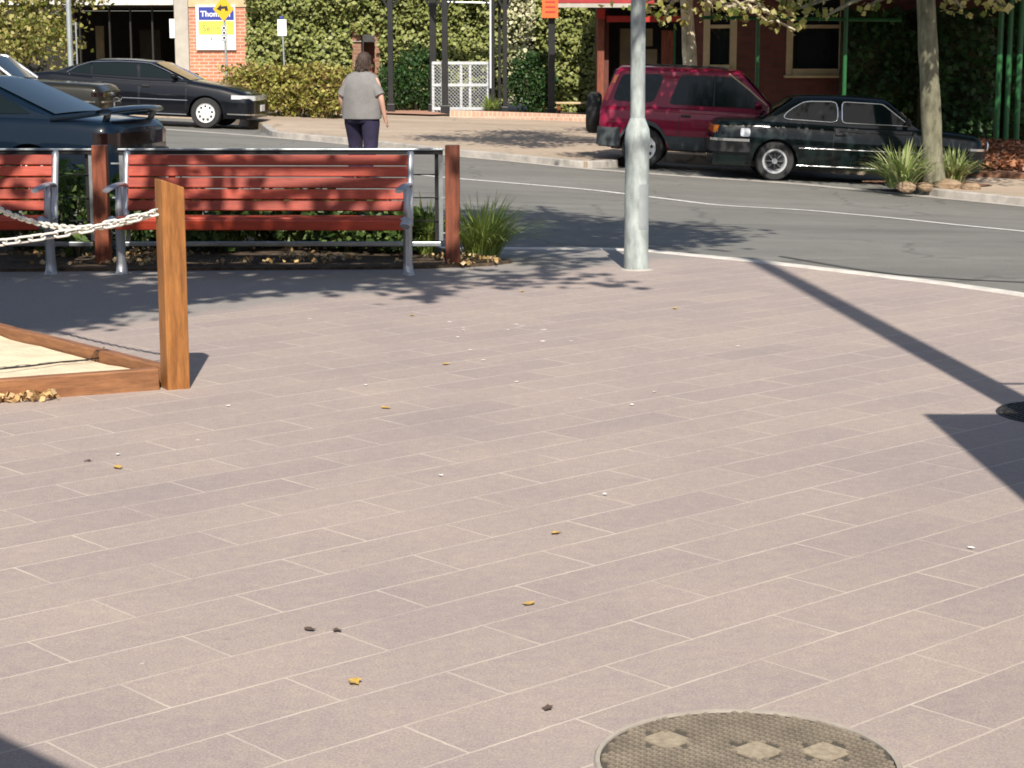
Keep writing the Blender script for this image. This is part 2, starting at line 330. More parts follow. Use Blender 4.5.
class MB:
    def __init__(s): s.v = []; s.f = []; s.m = []
    def add(s, vs, fs, mi=0):
        n = len(s.v); s.v += [Vector(p) for p in vs]
        s.f += [tuple(i + n for i in f) for f in fs]; s.m += [mi] * len(fs); return s
    def box(s, c, d, rz=0, mi=0, mat=None):
        c = Vector(c); h = [x / 2 for x in d]
        vs = [Vector((sx * h[0], sy * h[1], sz * h[2])) for sx in (-1, 1) for sy in (-1, 1) for sz in (-1, 1)]
        Rm = Matrix.Rotation(rz, 3, 'Z') if mat is None else mat
        vs = [Rm @ v + c for v in vs]
        return s.add(vs, [(0, 1, 3, 2), (4, 6, 7, 5), (0, 4, 5, 1), (2, 3, 7, 6), (0, 2, 6, 4), (1, 5, 7, 3)], mi)
    def bar(s, a, b, w, h, up=(0, 0, 1), mi=0):
        a = Vector(a); b = Vector(b); d = (b - a); L = d.length; d.normalize()
        side = d.cross(Vector(up)).normalized(); u = side.cross(d)
        vs = []
        for p in (a, b):
            for sx, sz in ((-1, -1), (1, -1), (1, 1), (-1, 1)):
                vs.append(p + side * (sx * w / 2) + u * (sz * h / 2))
        return s.add(vs, [(3, 2, 1, 0), (4, 5, 6, 7), (0, 1, 5, 4), (1, 2, 6, 5), (2, 3, 7, 6), (3, 0, 4, 7)], mi)
    def loft(s, rings, cap=True, closed=True, mi=0):
        n0 = len(s.v); k = len(rings[0]); fs = []; vs = [p for r in rings for p in r]
        for i in range(len(rings) - 1):
            for j in range(k if closed else k - 1):
                a = i * k + j; b = i * k + (j + 1) % k
                fs.append((a, b, b + k, a + k))
        if cap and closed:
            fs.append(tuple(range(k))[::-1]); fs.append(tuple(range((len(rings) - 1) * k, len(rings) * k)))
        return s.add(vs, fs, mi)
    def tube(s, pts, r, n=8, cap=True, mi=0):
        pts = [Vector(p) for p in pts]; rings = []; prev = None
        for i, p in enumerate(pts):
            d = (pts[min(i + 1, len(pts) - 1)] - pts[max(i - 1, 0)]).normalized()
            ref = prev if prev is not None else (Vector((0, 0, 1)) if abs(d.z) < .9 else Vector((1, 0, 0)))
            a = (ref - d * ref.dot(d)).normalized(); b = d.cross(a); prev = a
            rr = r[i] if isinstance(r, (list, tuple)) else r
            rings.append([p + (a * math.cos(t) + b * math.sin(t)) * rr for t in [2 * PI * j / n for j in range(n)]])
        return s.loft(rings, cap, mi=mi)
    def lathe(s, prof, n=24, axis='z', c=(0, 0, 0), mi=0, cap=True):
        c = Vector(c); rings = []
        for r, h in prof:
            ring = []
            for j in range(n):
                t = 2 * PI * j / n; x, y = r * math.cos(t), r * math.sin(t)
                ring.append(c + (Vector((x, y, h)) if axis == 'z' else Vector((x, h, y)) if axis == 'y' else Vector((h, x, y))))
            rings.append(ring)
        return s.loft(rings, cap, mi=mi)
    def prism(s, poly, a, b, fn, mi=0):
        n = len(poly); vs = [fn(p, a) for p in poly] + [fn(p, b) for p in poly]
        fs = [tuple(range(n)), tuple(range(n, 2 * n))[::-1]]
        fs += [(i, i + n, (i + 1) % n + n, (i + 1) % n) for i in range(n)]
        return s.add(vs, fs, mi)
    def build(s, name, mats, parent=None, origin=None, world=False, smooth=False, bevel=0, fix=True, auto=None):
        off = Vector((0, 0, 0))
        if origin is not None: off = Vector(origin)
        if world and parent is not None:
            q = parent
            while q: off = off + Vector(q.location); q = q.parent
        me = bpy.data.meshes.new(name)
        me.from_pydata([tuple(p - off) for p in s.v], [], s.f)
        if not isinstance(mats, (list, tuple)): mats = [mats]
        for m in mats: me.materials.append(m)
        if len(mats) > 1: me.polygons.foreach_set('material_index', s.m)
        if fix:
            bm = bmesh.new(); bm.from_mesh(me); bmesh.ops.recalc_face_normals(bm, faces=bm.faces); bm.to_mesh(me); bm.free()
        if smooth or auto:
            me.polygons.foreach_set('use_smooth', [True] * len(me.polygons))
        if auto or smooth:
            try: me.set_sharp_from_angle(angle=R(auto or 62))
            except Exception: pass
        me.update()
        o = link(bpy.data.objects.new(name, me))
        if parent is not None: o.parent = parent
        if origin is not None and parent is None: o.location = origin
        if bevel:
            b = o.modifiers.new('bevel', 'BEVEL'); b.width = bevel; b.segments = 2; b.limit_method = 'ANGLE'; b.angle_limit = R(40)
        return o

def np_quads(name, V, mat, parent=None, origin=None, world=True):
    """V: (n,4,3) array of quads, every quad its own island"""
    V = np.asarray(V, dtype=np.float32); n = len(V)
    off = np.zeros(3)
    if origin is not None: off = np.array(origin)
    if parent is not None and world:
        q = parent
        while q: off = off + np.array(q.location); q = q.parent
    me = bpy.data.meshes.new(name)
    me.vertices.add(n * 4); me.loops.add(n * 4); me.polygons.add(n)
    me.vertices.foreach_set('co', (V.reshape(-1, 3) - off).astype(np.float32).ravel())
    me.loops.foreach_set('vertex_index', np.arange(n * 4, dtype=np.int32))
    me.polygons.foreach_set('loop_start', np.arange(0, n * 4, 4, dtype=np.int32))
    me.polygons.foreach_set('loop_total', np.full(n, 4, dtype=np.int32))
    me.materials.append(mat); me.update(calc_edges=True)
    o = link(bpy.data.objects.new(name, me))
    if parent is not None: o.parent = parent
    elif origin is not None: o.location = origin
    return o
def leaves(C, size, up=.0, jit=.35, aspect=1.6, face=None):
    """rhombic leaves with random orientation at centres C"""
    n = len(C); d = rng.normal(size=(n, 3)); 
    if face is not None: d = d * .75 + np.array(face)
    d[:, 2] += up; d /= np.linalg.norm(d, axis=1)[:, None] + 1e-9       # normal
    r = rng.normal(size=(n, 3)); a = np.cross(d, r); a /= np.linalg.norm(a, axis=1)[:, None] + 1e-9
    b = np.cross(d, a); s = size * (1 + jit * rng.uniform(-1, 1, size=(n, 1)))
    L = a * s * .5 * aspect ** .5; Wd = b * s * .5 / aspect ** .5 * 1.1; k = d * s * .1
    C = np.asarray(C)
    return np.stack([C - L, C + Wd + k - L * .1, C + L, C - Wd + k - L * .1], axis=1)
def blob_points(c, r, n, shell=.55):
    d = rng.normal(size=(n, 3)); d /= np.linalg.norm(d, axis=1)[:, None]
    t = shell + (1 - shell) * rng.random((n, 1)) ** .7
    lump = 1 + .22 * np.sin(d[:, :1] * 7 + c[0] * 3) * np.cos(d[:, 1:2] * 6 + c[1]) + .12 * np.sin(d[:, 2:3] * 11 + c[2])
    return np.array(c) + d * t * lump * np.array(r)

def sheet(name, outline, zf, mat, step=.5, dz=0., skirt=0., kind='structure'):
    vs = [Vector((p[0], p[1])) for p in outline]; n = len(vs)
    x0 = min(v.x for v in vs); x1 = max(v.x for v in vs); y0 = min(v.y for v in vs); y1 = max(v.y for v in vs)
    # densify boundary
    B = []
    for i in range(n):
        a, b = vs[i], vs[(i + 1) % n]; k = max(1, int((b - a).length / step))
        B += [a.lerp(b, t / k) for t in range(k)]
    nb = len(B)
    def inside(p):
        c = False
        for i in range(n):
            a, b = vs[i], vs[(i + 1) % n]
            if (a.y > p[1]) != (b.y > p[1]) and p[0] < (b.x - a.x) * (p[1] - a.y) / (b.y - a.y) + a.x: c = not c
        return c
    pts = list(B); x = x0
    while x < x1:
        y = y0
        while y < y1:
            if inside((x, y)): pts.append(Vector((x + .01, y + .013)))
            y += step
        x += step
    res = delaunay_2d_cdt(pts, [(i, (i + 1) % nb) for i in range(nb)], [list(range(nb))], 1, 1e-4)
    mb = MB(); mb.add([(v.x, v.y, zf(v.x, v.y) + dz) for v in res[0]], [tuple(f) for f in res[2]])
    if skirt:
        for i in range(nb):
            a, b = B[i], B[(i + 1) % nb]; za, zb = zf(a.x, a.y) + dz, zf(b.x, b.y) + dz
            mb.add([(a.x, a.y, za), (b.x, b.y, zb), (b.x, b.y, zb - skirt), (a.x, a.y, za - skirt)], [(0, 1, 2, 3)])
    o = mb.build(name, mat, fix=False)
    return tag(o, kind=kind)
def ribbon(name, pts, w, zf, mat, dz, thick=0., kind='structure', sub=6):
    """strip of width w centred on a ground polyline, draped on zf"""
    P2 = []
    for i in range(len(pts) - 1):
        for t in range(sub): P2.append(Vector(pts[i][:2]).lerp(Vector(pts[i + 1][:2]), t / sub))
    P2.append(Vector(pts[-1][:2]))
    # smooth
    for _ in range(3):
        P2 = [P2[0]] + [(P2[i - 1] + P2[i] * 2 + P2[i + 1]) / 4 for i in range(1, len(P2) - 1)] + [P2[-1]]
    mb = MB(); rings = []
    for i, p in enumerate(P2):
        d = (P2[min(i + 1, len(P2) - 1)] - P2[max(i - 1, 0)]).normalized(); nn = Vector((-d.y, d.x))
        a = p + nn * w / 2; b = p - nn * w / 2
        za, zb = zf(a.x, a.y) + dz, zf(b.x, b.y) + dz
        if thick: rings.append([Vector((a.x, a.y, za - thick)), Vector((a.x, a.y, za)), Vector((b.x, b.y, zb)), Vector((b.x, b.y, zb - thick))])
        else: rings.append([Vector((a.x, a.y, za)), Vector((b.x, b.y, zb))])
    mb.loft(rings, cap=bool(thick), closed=bool(thick))
    o = mb.build(name, mat, fix=bool(thick), bevel=.012 if thick else 0)
    return tag(o, kind=kind)

# ------------------------------------------------------------------ setting: ground
BIG = 420
def ground_sheet():
    mb = MB(); xs = [-BIG, -60, -30, -20] + [i * .6 for i in range(-24, 25)] + [20, 30, 60, BIG]
    xs = sorted(set(xs)); ys = [-BIG, -60, -20, 0, 6] + [10 + i * .5 for i in range(0, 40)] + [31, 34, 38, 45, 60, 120, BIG]
    ys = sorted(set(ys)); 
    mb.add([(x, y, ground(x, y) - .004) for y in ys for x in xs],
           [(j * len(xs) + i, j * len(xs) + i + 1, (j + 1) * len(xs) + i + 1, (j + 1) * len(xs) + i) for j in range(len(ys) - 1) for i in range(len(xs) - 1)])
    tag(mb.build('road', M['asphalt'], fix=False, smooth=True), kind='structure')
ground_sheet()
near_kerb_px = [(455, 249), (530, 249.5), (600, 249.5), (651, 252), (680, 255), (754, 262), (861, 274.5), (940, 284), (1024, 296), (1150, 318)]
near_kerb = [G(*p) for p in near_kerb_px]
NK = [(-14, near_kerb[0].y + .8), (-6, near_kerb[0].y + .25)] + [(p.x, p.y) for p in near_kerb] + [(6.5, 9.0), (14, 4.5)]
sheet('plaza', NK[::-1] + [(-14, -8), (14, -8)], ground, M['paver'], 1.0, dz=.006)
ribbon('kerb_edge', NK, .13, ground, M['kerbstone'], .014, .08)
tar = [G(*p) for p in [(780, 256), (850, 268), (900, 274.5), (960, 279), (1024, 282), (1120, 285)]]
ribbon('road_seam', tar, .05, ground, surf('tar_seam', (.095, .092, .085), .7, var=.2), .0005)
# centre line
line_px = [(330, 168), (400, 173), (462, 179), (525, 184), (594, 190), (669, 199), (720, 205.5), (808, 210), (902, 218.5), (1024, 231), (1160, 247)]
ribbon('road_line', [G(*p) for p in line_px], .12, ground, M['linepaint'], .0012)
# far gutter line
edge_px = [(-120, 115), (0, 121), (80, 125), (160, 129), (250, 135.5), (340, 143.5), (400, 150), (455, 156), (520, 162), (587, 169), (640, 173), (706, 178), (800, 184), (880, 192), (1024, 206), (1150, 219)]
E = [G(*p) for p in edge_px]
ribbon('gutter', [(p.x, p.y + .05) for p in E], .36, ground, M['concrete'], .0015)
def Ey(x):
    for a, b in zip(E[:-1], E[1:]):
        if a.x <= x <= b.x: return a.y + (b.y - a.y) * (x - a.x) / (b.x - a.x)
    return E[0].y if x < E[0].x else E[-1].y
def fz(x, y):
    x2 = max(-9, min(9, x))
    return ground(x, min(y, 200)) + .10 + .016 * max(0, y - Ey(x2) - .3)
# footpath with two parking bays cut out
nose_l = G(262, 132); nose_r = G(622, 169)
isl_l = G(884, 189); isl_r = G(1150, 214)
def ey(x, o): return (x, Ey(x) + o)
fp = [(nose_l.x + .0, nose_l.y + .55), ey(nose_l.x + .5, .28)]
fp += [ey(x, .28) for x in np.linspace(nose_l.x + 1.2, nose_r.x - .6, 8)]
fp += [(nose_r.x - .1, nose_r.y + .5), (nose_r.x + .3, 33.6), (2.5, 33.9), (6.5, 32.2), (7.6, 31.5)]
fp += [(isl_l.x + .7, isl_l.y + 2.2), (isl_l.x + .2, isl_l.y + .9), ey(isl_l.x + .5, .28)]
fp += [ey(x, .28) for x in np.linspace(isl_l.x + 1, isl_r.x, 4)] + [(16, 17), (22, 17), (22, 60), (-22, 60), (-22, 46), (-9, 44.6), (-6.8, 44.4)]
sheet('footpath', fp, fz, M['apron'], 1.2, skirt=.22)
kerbline = [p for p in fp if p[0] > -7 and p[1] < 45][:12]
ribbon('kerb', fp[0:11], .16, fz, M['concrete'], .006, .2)
ribbon('kerb', [fp[i] for i in range(14, 21)], .16, fz, M['concrete'], .006, .2)

# ------------------------------------------------------------------ manhole covers, fallen leaves
PATCH = [(-.165, .135), (.03, .065), (.18, .06)]
M['irongap'] = surf('dark_base_iron', (.085, .072, .055), .8, var=.3, scale=20, bmp=.2)  # plate base, darker between the studs
M['badge'] = surf('worn_cover_badge', (.34, .28, .20), .8, var=.3, scale=60, bmp=.3)
def manhole(c, r, label, light, rot):
    z = .006
    t = thing('manhole_cover', label, 'manhole cover', (c.x, c.y, z), 0)
    rim = MB(); n = 64
    rim.lathe([(r * .955, .0), (r * .957, .005), (r * .985, .006), (r * 1.0, .0)], n)
    rim.build('rim', M['ironrim'] if light else M['irondark'], t, smooth=True, auto=40)
    pl = MB(); pl.lathe([(0.001, .001), (r * .95, .001)], n, cap=False, mi=1)
    cs = .019 if light else .03; ca, sa = math.cos(rot), math.sin(rot)
    k = int(r / cs) + 1; random.seed(3)
    for i in range(-k, k + 1):
        for j in range(-k, k + 1):
            x, y = i * cs, j * cs
            if x * x + y * y > (r * .93) ** 2: continue
            if light and any(abs(x * ca - y * sa - qx) < .05 and abs(x * sa + y * ca - qy) < .05 for qx, qy in PATCH): continue
            X, Y = x * ca - y * sa, x * sa + y * ca; w = cs * .62
            a = rot + (0 if light else ((i + j) % 2) * .6)
            pl.box((X, Y, .003), (w, w, .006), a)
    pl.build('plate', [M['iron'] if light else M['irondark'], M['irongap']], t)
    if light:
        for (x, y) in PATCH:
            q = MB(); q.box((x, y, .0025), (.085, .085, .003), rot); q.build('badge_panel', M['badge'], t)
mc = G(748, 713); manhole(Vector((P(748, 713, mc.y).x - .043, mc.y - .335, 0)), .335, 'large round iron cover with small square studs, cut by the bottom edge', True, R(41))
m2 = G(1012, 403); manhole(Vector((m2.x + .17, m2.y - .30, 0)), .31, 'small dark round iron cover lying in the shadow at the right edge', False, R(20))

def fallen_leaf(x, y, s, mat, label, group, name='fallen_leaf', cat='leaf'):
    mb = MB(); n = 10; ring = []
    a0 = random.random() * 6
    for i in range(n):
        t = 2 * PI * i / n; rr = s * (.32 + .2 * (i % 2) + .1 * random.random())
        ring.append(Vector((math.cos(t) * rr * 1.3, math.sin(t) * rr * .9, .004 + random.random() * s * .14)))
    ring = [Matrix.Rotation(a0, 3, 'Z') @ p for p in ring]
    vs = [Vector((0, 0, .003))] + ring
    mb.add(vs, [(0, i + 1, (i + 1) % n + 1) for i in range(n)])
    o = mb.build(name, mat, None, fix=False); o.location = (x, y, .007)
    tag(o, label, cat, group)
    return o
yl = [(529, 607), (556, 536), (412, 317), (355, 686), (522, 293), (675, 310), (386, 410), (446, 366), (118, 470)]
random.seed(5)
for i, (px, py) in enumerate(yl):
    g = G(px, py); fallen_leaf(g.x, g.y, .038 if i > 2 else .032, M['l_dryyel'], 'small dry yellowish brown leaf lying alone on the sunlit paving', 'dry leaves scattered on the paving')
for i, (px, py) in enumerate([(88, 463), (548, 712), (310, 633), (337, 634)]):
    g = G(px, py); fallen_leaf(g.x, g.y, .028, surf('dark_leaf_%d' % i, (.10, .065, .045), .8, var=.3), 'small dark curled leaf lying flat on the pale paving', 'dark leaves scattered on the paving')
for i, (px, py) in enumerate([(605, 497), (517, 384), (971, 551), (632, 407), (738, 348), (463, 332), (458, 339), (508, 332), (470, 352), (483, 362), (441, 478), (228, 408), (118, 457), (571, 343), (655, 394), (366, 387)]):
    g = G(px, py); fallen_leaf(g.x, g.y, .019, M['white'], 'tiny white scrap lying on the sunlit paving', 'white scraps on the paving', 'paper_scrap', 'litter')

# ------------------------------------------------------------------ sandpit and its chains
pc = G(173, 389)                       # foot of the corner post
d1 = (G(0, 400) - pc); d1.z = 0; d1.normalize()
d1 = Vector((-.90, -.43, 0)).normalized()
d2 = Vector((-.64, .77, 0)).normalized()
sp_ = thing('sandpit_border', 'low honey timber border of the sandpit with tall square corner post', 'sandpit border', (pc.x, pc.y, 0))
a1 = math.atan2(d1.y, d1.x); a2 = math.atan2(d2.y, d2.x)
TW = .108
def sleeper(start, d, L, ang, lift=0):
    mb = MB(); q = 24; rings = []
    for i in range(q + 1):
        t = L * i / q; w = .0025 * math.sin(i * 1.7)
        rings.append([Vector((t, -.03 + w, -.02)), Vector((t, .03 + w, -.02)), Vector((t, .03 + w, .105)), Vector((t, -.03 + w, .105))])
    mb.loft(rings)
    o = mb.build('sleeper', M['beamwood'], sp_, bevel=.006)
    o.location = start; o.rotation_euler = (0, 0, ang); return o
sleeper(d1 * .07 + Vector((0, 0, 0)), d1, 4.2, a1)
sleeper(d2 * .07 + Vector((0, 0, 0)), d2, 4.2, a2)
def sq_post(loc, h, w, rz, mat, parent, name='post', slope=.04):
    mb = MB(); q = 6; rings = []
    for i in range(q + 1):
        z = h * i / q
        rr = [Vector((sx * w / 2, sy * w / 2, z)) for sx, sy in ((-1, -1), (1, -1), (1, 1), (-1, 1))]
        if i == q:
            rr = [Vector((p.x, p.y, z + slope * (-p.x) / w)) for p in rr]
        rings.append(rr)
    mb.loft(rings); o = mb.build(name, mat, parent, bevel=.006)
    o.location = loc; o.rotation_euler = (0, 0, rz); return o
cpost = sq_post((.012, 0, 0), .955, TW, a1 + PI + R(2), M['honeywood'], sp_)
far1 = d1 * 2.15; far2 = d2 * 2.25
sq_post(far1, .95, TW, a1, M['honeywood'], sp_); sq_post(far2, .95, TW, a2, M['honeywood'], sp_)
zc = CH - (212 - 57) / 217.
def eye(par, off):
    mb = MB(); mb.tube([off + Vector((0.016 * math.cos(t), 0, .016 * math.sin(t))) for t in np.linspace(0, 2 * PI, 13)], .004, 6)
    return mb.build('eye_bolt', M['galv'], par, smooth=True)
eo = -Vector((TW / 2 + .012, 0, 0))
e0 = P(158, 212, pc.y - .01)
eb = MB(); loc = e0 - Vector((pc.x, pc.y, 0))
eb.tube([loc + Vector((.014 * math.cos(t), 0, .014 * math.sin(t))) for t in np.linspace(0, 2 * PI, 13)], .0045, 6); eb.tube([loc + Vector((.012, 0, 0)), loc + Vector((.05, 0, 0))], .004, 6)
eb.build('eye_bolt', M['galv'], sp_, smooth=True)
def chain(a, b, sag, label, pitch=.056, hw=.0165, r=.0056):
    a = Vector(a); b = Vector(b); n = 400; pts = []
    for i in range(n + 1):
        t = i / n; p = a.lerp(b, t); p.z -= sag * 4 * t * (1 - t); pts.append(p)
    mb = MB(); acc = 0; last = pts[0]; k = 0; nxt = 0
    for p in pts[1:]:
        acc += (p - last).length
        if acc >= nxt:
            d = (p - last).normalized(); side = d.cross(Vector((0, 0, 1))).normalized(); up = side.cross(d)
            th = R(45 + 90 * (k % 2) + 12 * math.sin(k * .35)); w = side * math.cos(th) + up * math.sin(th)
            hl = pitch * .64 - hw; loop = []
            for q in range(16):
                t = 2 * PI * q / 16
                loop.append(p + d * (math.cos(t) * hw + (hl if math.cos(t) > 0 else -hl)) + w * (math.sin(t) * hw))
            loop.append(loop[0]); mb.tube(loop, r, 6, cap=False); k += 1; nxt += pitch
        last = p
    o = mb.build('chain', M['chain'], None, origin=a, smooth=True)
    return tag(o, label, 'chain', 'white chains round the sandpit')
base = Vector((pc.x, pc.y, 0))
chain(e0, base + far1 + Vector((0.06, 0, .81)), .115, 'nearer white link chain, lower at the left edge, hanging from the sandpit corner post')
chain(e0 + Vector((0, .02, .0)), base + far2 + Vector((0.05, -.05, .80)), .13, 'farther white link chain, passing in front of the left bench to the sandpit corner post', .046, .0125)
# sand
def sandz(x, y): return .055 + .012 * noise.noise(Vector((x * 2.2, y * 2.2, 3))) + .006 * noise.noise(Vector((x * 9, y * 9, 1)))
so = [base + d1 * .05 + d2 * .03, base + d1 * 4.1 + d2 * .03, base + d1 * 4.1 + d2 * 4.1, base + d2 * 4.1 + d1 * .03]
o = sheet('sand', [(p.x, p.y) for p in so], sandz, M['sand'], .12, kind='stuff'); tag(o, 'pale yellow play sand filling the sandpit', 'sand')
sk = MB(); kp = [G(*p, zf=lambda x, y: .07) for p in [(104, 350), (98, 358), (85, 360), (60, 362), (30, 366), (0, 369), (-40, 372)]]
sk.tube([p + Vector((0, 0, .012 if i == 0 else 0)) for i, p in enumerate(kp)], .004, 6)
tag(sk.build('cord', M['blackplastic'], None, origin=kp[0], smooth=True), 'thin black cord lying across the pale sand', 'cord')
# heap of dry leaves against the sleeper
lp = []
for i in range(420):
    t = random.random() ** .8 * 1.2; 
    q = base + d1 * (.55 + t) + Vector((.43, -.90, 0)) * (.035 + .085 * random.random() * (.5 + .5 * math.sin(t * 9 + 1)))
    lp.append((q.x, q.y, .015 + .03 * random.random()))
o = np_quads('leaf_litter', leaves(np.array(lp), .032, up=.8, aspect=1.2), M['l_dry'], origin=(base.x, base.y, 0)); tag(o, 'pale dry leaves heaped against the sandpit sleeper', 'leaf litter', kind='stuff')

# ------------------------------------------------------------------ benches
def bench(loc, rz, label, L=2.03):
    t = thing('park_bench', label, 'bench', loc, rz, 'red slatted benches')
    hl = L / 2
    # local: +y backwards, -y towards the viewer. seat front y=-.25
    rad = R(14)
    for k in range(5):
        z0 = .435 + k * .080 + .030; y0 = .165 + (z0 - .42) * .24
        mb = MB(); mb.box((0, y0, z0 + .005), (L - .03, .028, .0725), mat=Matrix.Rotation(-R(13), 3, 'X'))
        mb.build('back_slat', M['slat'], t, bevel=.006)
    for k in range(4):
        y0 = -.185 + k * .085
        mb = MB(); mb.box((0, y0, .405 - .010 * math.sin((y0 + .2) * 5)), (L - .03, .072, .030)); mb.build('seat_slat', M['slat'], t, bevel=.007)
    mb = MB(); mb.box((0, -.236, .372), (L - .03, .034, .078), mat=Matrix.Rotation(R(12), 3, 'X')); mb.build('seat_slat', M['slat'], t, bevel=.010)
    for s in (-1, 1):
        x = s * hl
        fr = MB()
        bk = [Vector((x, .150, .33)), Vector((x, .175, .44)), Vector((x, .215, .60)), Vector((x, .262, .76)), Vector((x, .285, .835)), Vector((x, .300, .86))]
        fr.tube(bk, [.026, .027, .025, .024, .026, .014], 8)
        st = [Vector((x, .17, .38)), Vector((x, .0, .365)), Vector((x, -.15, .37)), Vector((x, -.235, .385)), Vector((x, -.255, .36))]
        fr.tube(st, [.024, .026, .030, .046, .036], 8)
        fr.build('end_frame', M['castalu'], t, smooth=True)
        ar = MB()
        xo = x - .0
        pts = [Vector((x, .225, .605)), Vector((x, .12, .628)), Vector((x - .012, .0, .630)), Vector((x - .03, -.12, .618)), Vector((x - .045, -.20, .600))]
        rings = []
        for i, p in enumerate(pts):
            w = (.020, .026, .032, .036, .028)[i]; h = .014
            rings.append([p + Vector((w * math.cos(a), 0, h * math.sin(a))) for a in [2 * PI * j / 10 for j in range(10)]])
        ar.loft(rings)
        ar.tube([Vector((x, .0, .375)), Vector((x, -.035, .46)), Vector((x - .005, .0, .55)), Vector((x - .01, .02, .62))], [.028, .026, .024, .022], 8)
        ar.build('armrest', M['castalu'], t, smooth=True)
        lg = MB()
        rr = []
        for (yy, zz, w, d) in ((-.02, .37, .034, .06), (-.01, .22, .032, .046), (.0, .08, .034, .044), (.0, .025, .040, .055), (.0, .0, .05, .075)):
            rr.append([Vector((x + w * math.cos(a), yy + d * math.sin(a), zz)) for a in [2 * PI * (j + .5) / 8 for j in range(8)]])
        lg.loft(rr)
        lg.build('leg', M['castalu'], t, smooth=True, auto=50)
        bo = MB(); bo.lathe([(.012, 0), (.012, .014), (.006, .018)], 8, c=(x, -.055, .004)); bo.build('bolt', M['galv'], t)
    return t
b0 = G(264, 276)
B1 = bench((b0.x, b0.y + .05, .006), R(-1.5), 'long red slatted bench, the right one, seen whole behind the sandpit post')
bl = G(47, 277)
B2 = copy_tree(B1); B2.location = (bl.x - 1.015, b0.y + .05, .006); B2.rotation_euler = (0, 0, R(1))
B2['label'] = 'red slatted bench cut off by the left edge of the picture'

# railing between timber posts behind the benches
Yr = G(453, 266).y
for (px, rz, lab) in ((453, 0, 'dark red brown square timber post beside the grass clump right of the bench'), (104, 0, 'dark red brown square timber post between the two benches')):
    p = P(px, 266, Yr)
    o = sq_post((p.x, Yr, 0), .885, .105, R(rz), M['redpost'], None, 'timber_post', .0)
    tag(o, lab, 'post', 'timber posts of the railing')
# hidden continuation left
o = sq_post((P(104, 266, Yr).x - 2.62, Yr, 0), .885, .105, 0, M['redpost'], None, 'timber_post', .0); tag(o, 'dark red brown square timber post behind the left bench, past the left edge', 'post', 'timber posts of the railing')
def rail_panel(x0, x1, label, mid=()):
    t = thing('metal_railing', label, 'railing', ((x0 + x1) / 2, Yr, 0), 0, 'railing panels'); W = x1 - x0; h = W / 2
    zt = .845; zb = .16
    mb = MB(); mb.box((0, 0, zt + .008), (W + .04, .055, .014)); mb.build('top_rail', M['rail'], t, bevel=.003)
    mb = MB(); mb.box((0, .004, zt - .014), (W + .03, .042, .028)); mb.build('rail_shade_bar', M['black'], t, bevel=.003)  # black bar paints in the shaded face below the lit top
    mb = MB(); mb.box((0, 0, zb), (W, .04, .035)); mb.build('bottom_rail', M['rail'], t, bevel=.006)
    for s in (-1, 1):
        mb = MB(); mb.box((s * h, 0, (zt + zb) / 2), (.03, .012, zt - zb - .05)); mb.box((s * (h - .032), .025, (zt + zb) / 2), (.028, .012, zt - zb - .05), mi=1)
        mb.build('end_bar', [M['rail'], M['black']], t)
        for z in (.24, .50, .75):
            mb = MB(); mb.tube([(s * h, 0, z), (s * (h + .075), 0, z)], .007, 6); mb.build('bracket', M['galv'], t)
    for z in (.33, .50, .67):
        mb = MB(); mb.tube([(-h, .01, z), (h, .01, z)], .005, 6); mb.build('wire', M['black'], t)
    return t
xr = P(441, 200, Yr).x; xl = P(113, 200, Yr).x
rail_panel(xl + .07, xr, 'galvanised steel railing panel running behind the right bench')
xl2 = P(92, 200, Yr).x
rail_panel(xl2 - 2.4, xl2, 'galvanised steel railing panel behind the left bench')

# garden bed
bed = [(G(512, 264).x, G(512, 264).y), (G(490, 267).x, G(490, 267).y), (G(410, 270).x, G(410, 270).y), (-4.0, G(60, 273).y), (-9, G(60, 273).y), (-9, 16.6), (-3, 16.9), (-1.2, 16.2), (-.5, 15.0), (-.12, 14.3)]
sheet('garden_bed', bed, lambda x, y: max(0, ground(x, y)) + .012 + .02 * abs(noise.noise(Vector((x * 3, y * 3, 0)))), M['soil'], .2, dz=.008, skirt=.03)
lp = []
for i in range(1100):
    x = random.uniform(-4.2, -.1); y = random.uniform(13.72, 14.5) if random.random() < .6 else random.uniform(13.8, 16)
    if noise.noise(Vector((x * 2.3, y * 2.3, 8))) < -.05: continue
    if x > -.6 and y > 14.9: continue
    lp.append((x, y, .035 + .02 * random.random()))
o = np_quads('leaf_litter', leaves(np.array(lp), .036, up=.9, aspect=1.3), M['l_dry'], origin=(0, 14, 0)); tag(o, 'dry fallen leaves over the soil under the railing', 'leaf litter', kind='stuff')

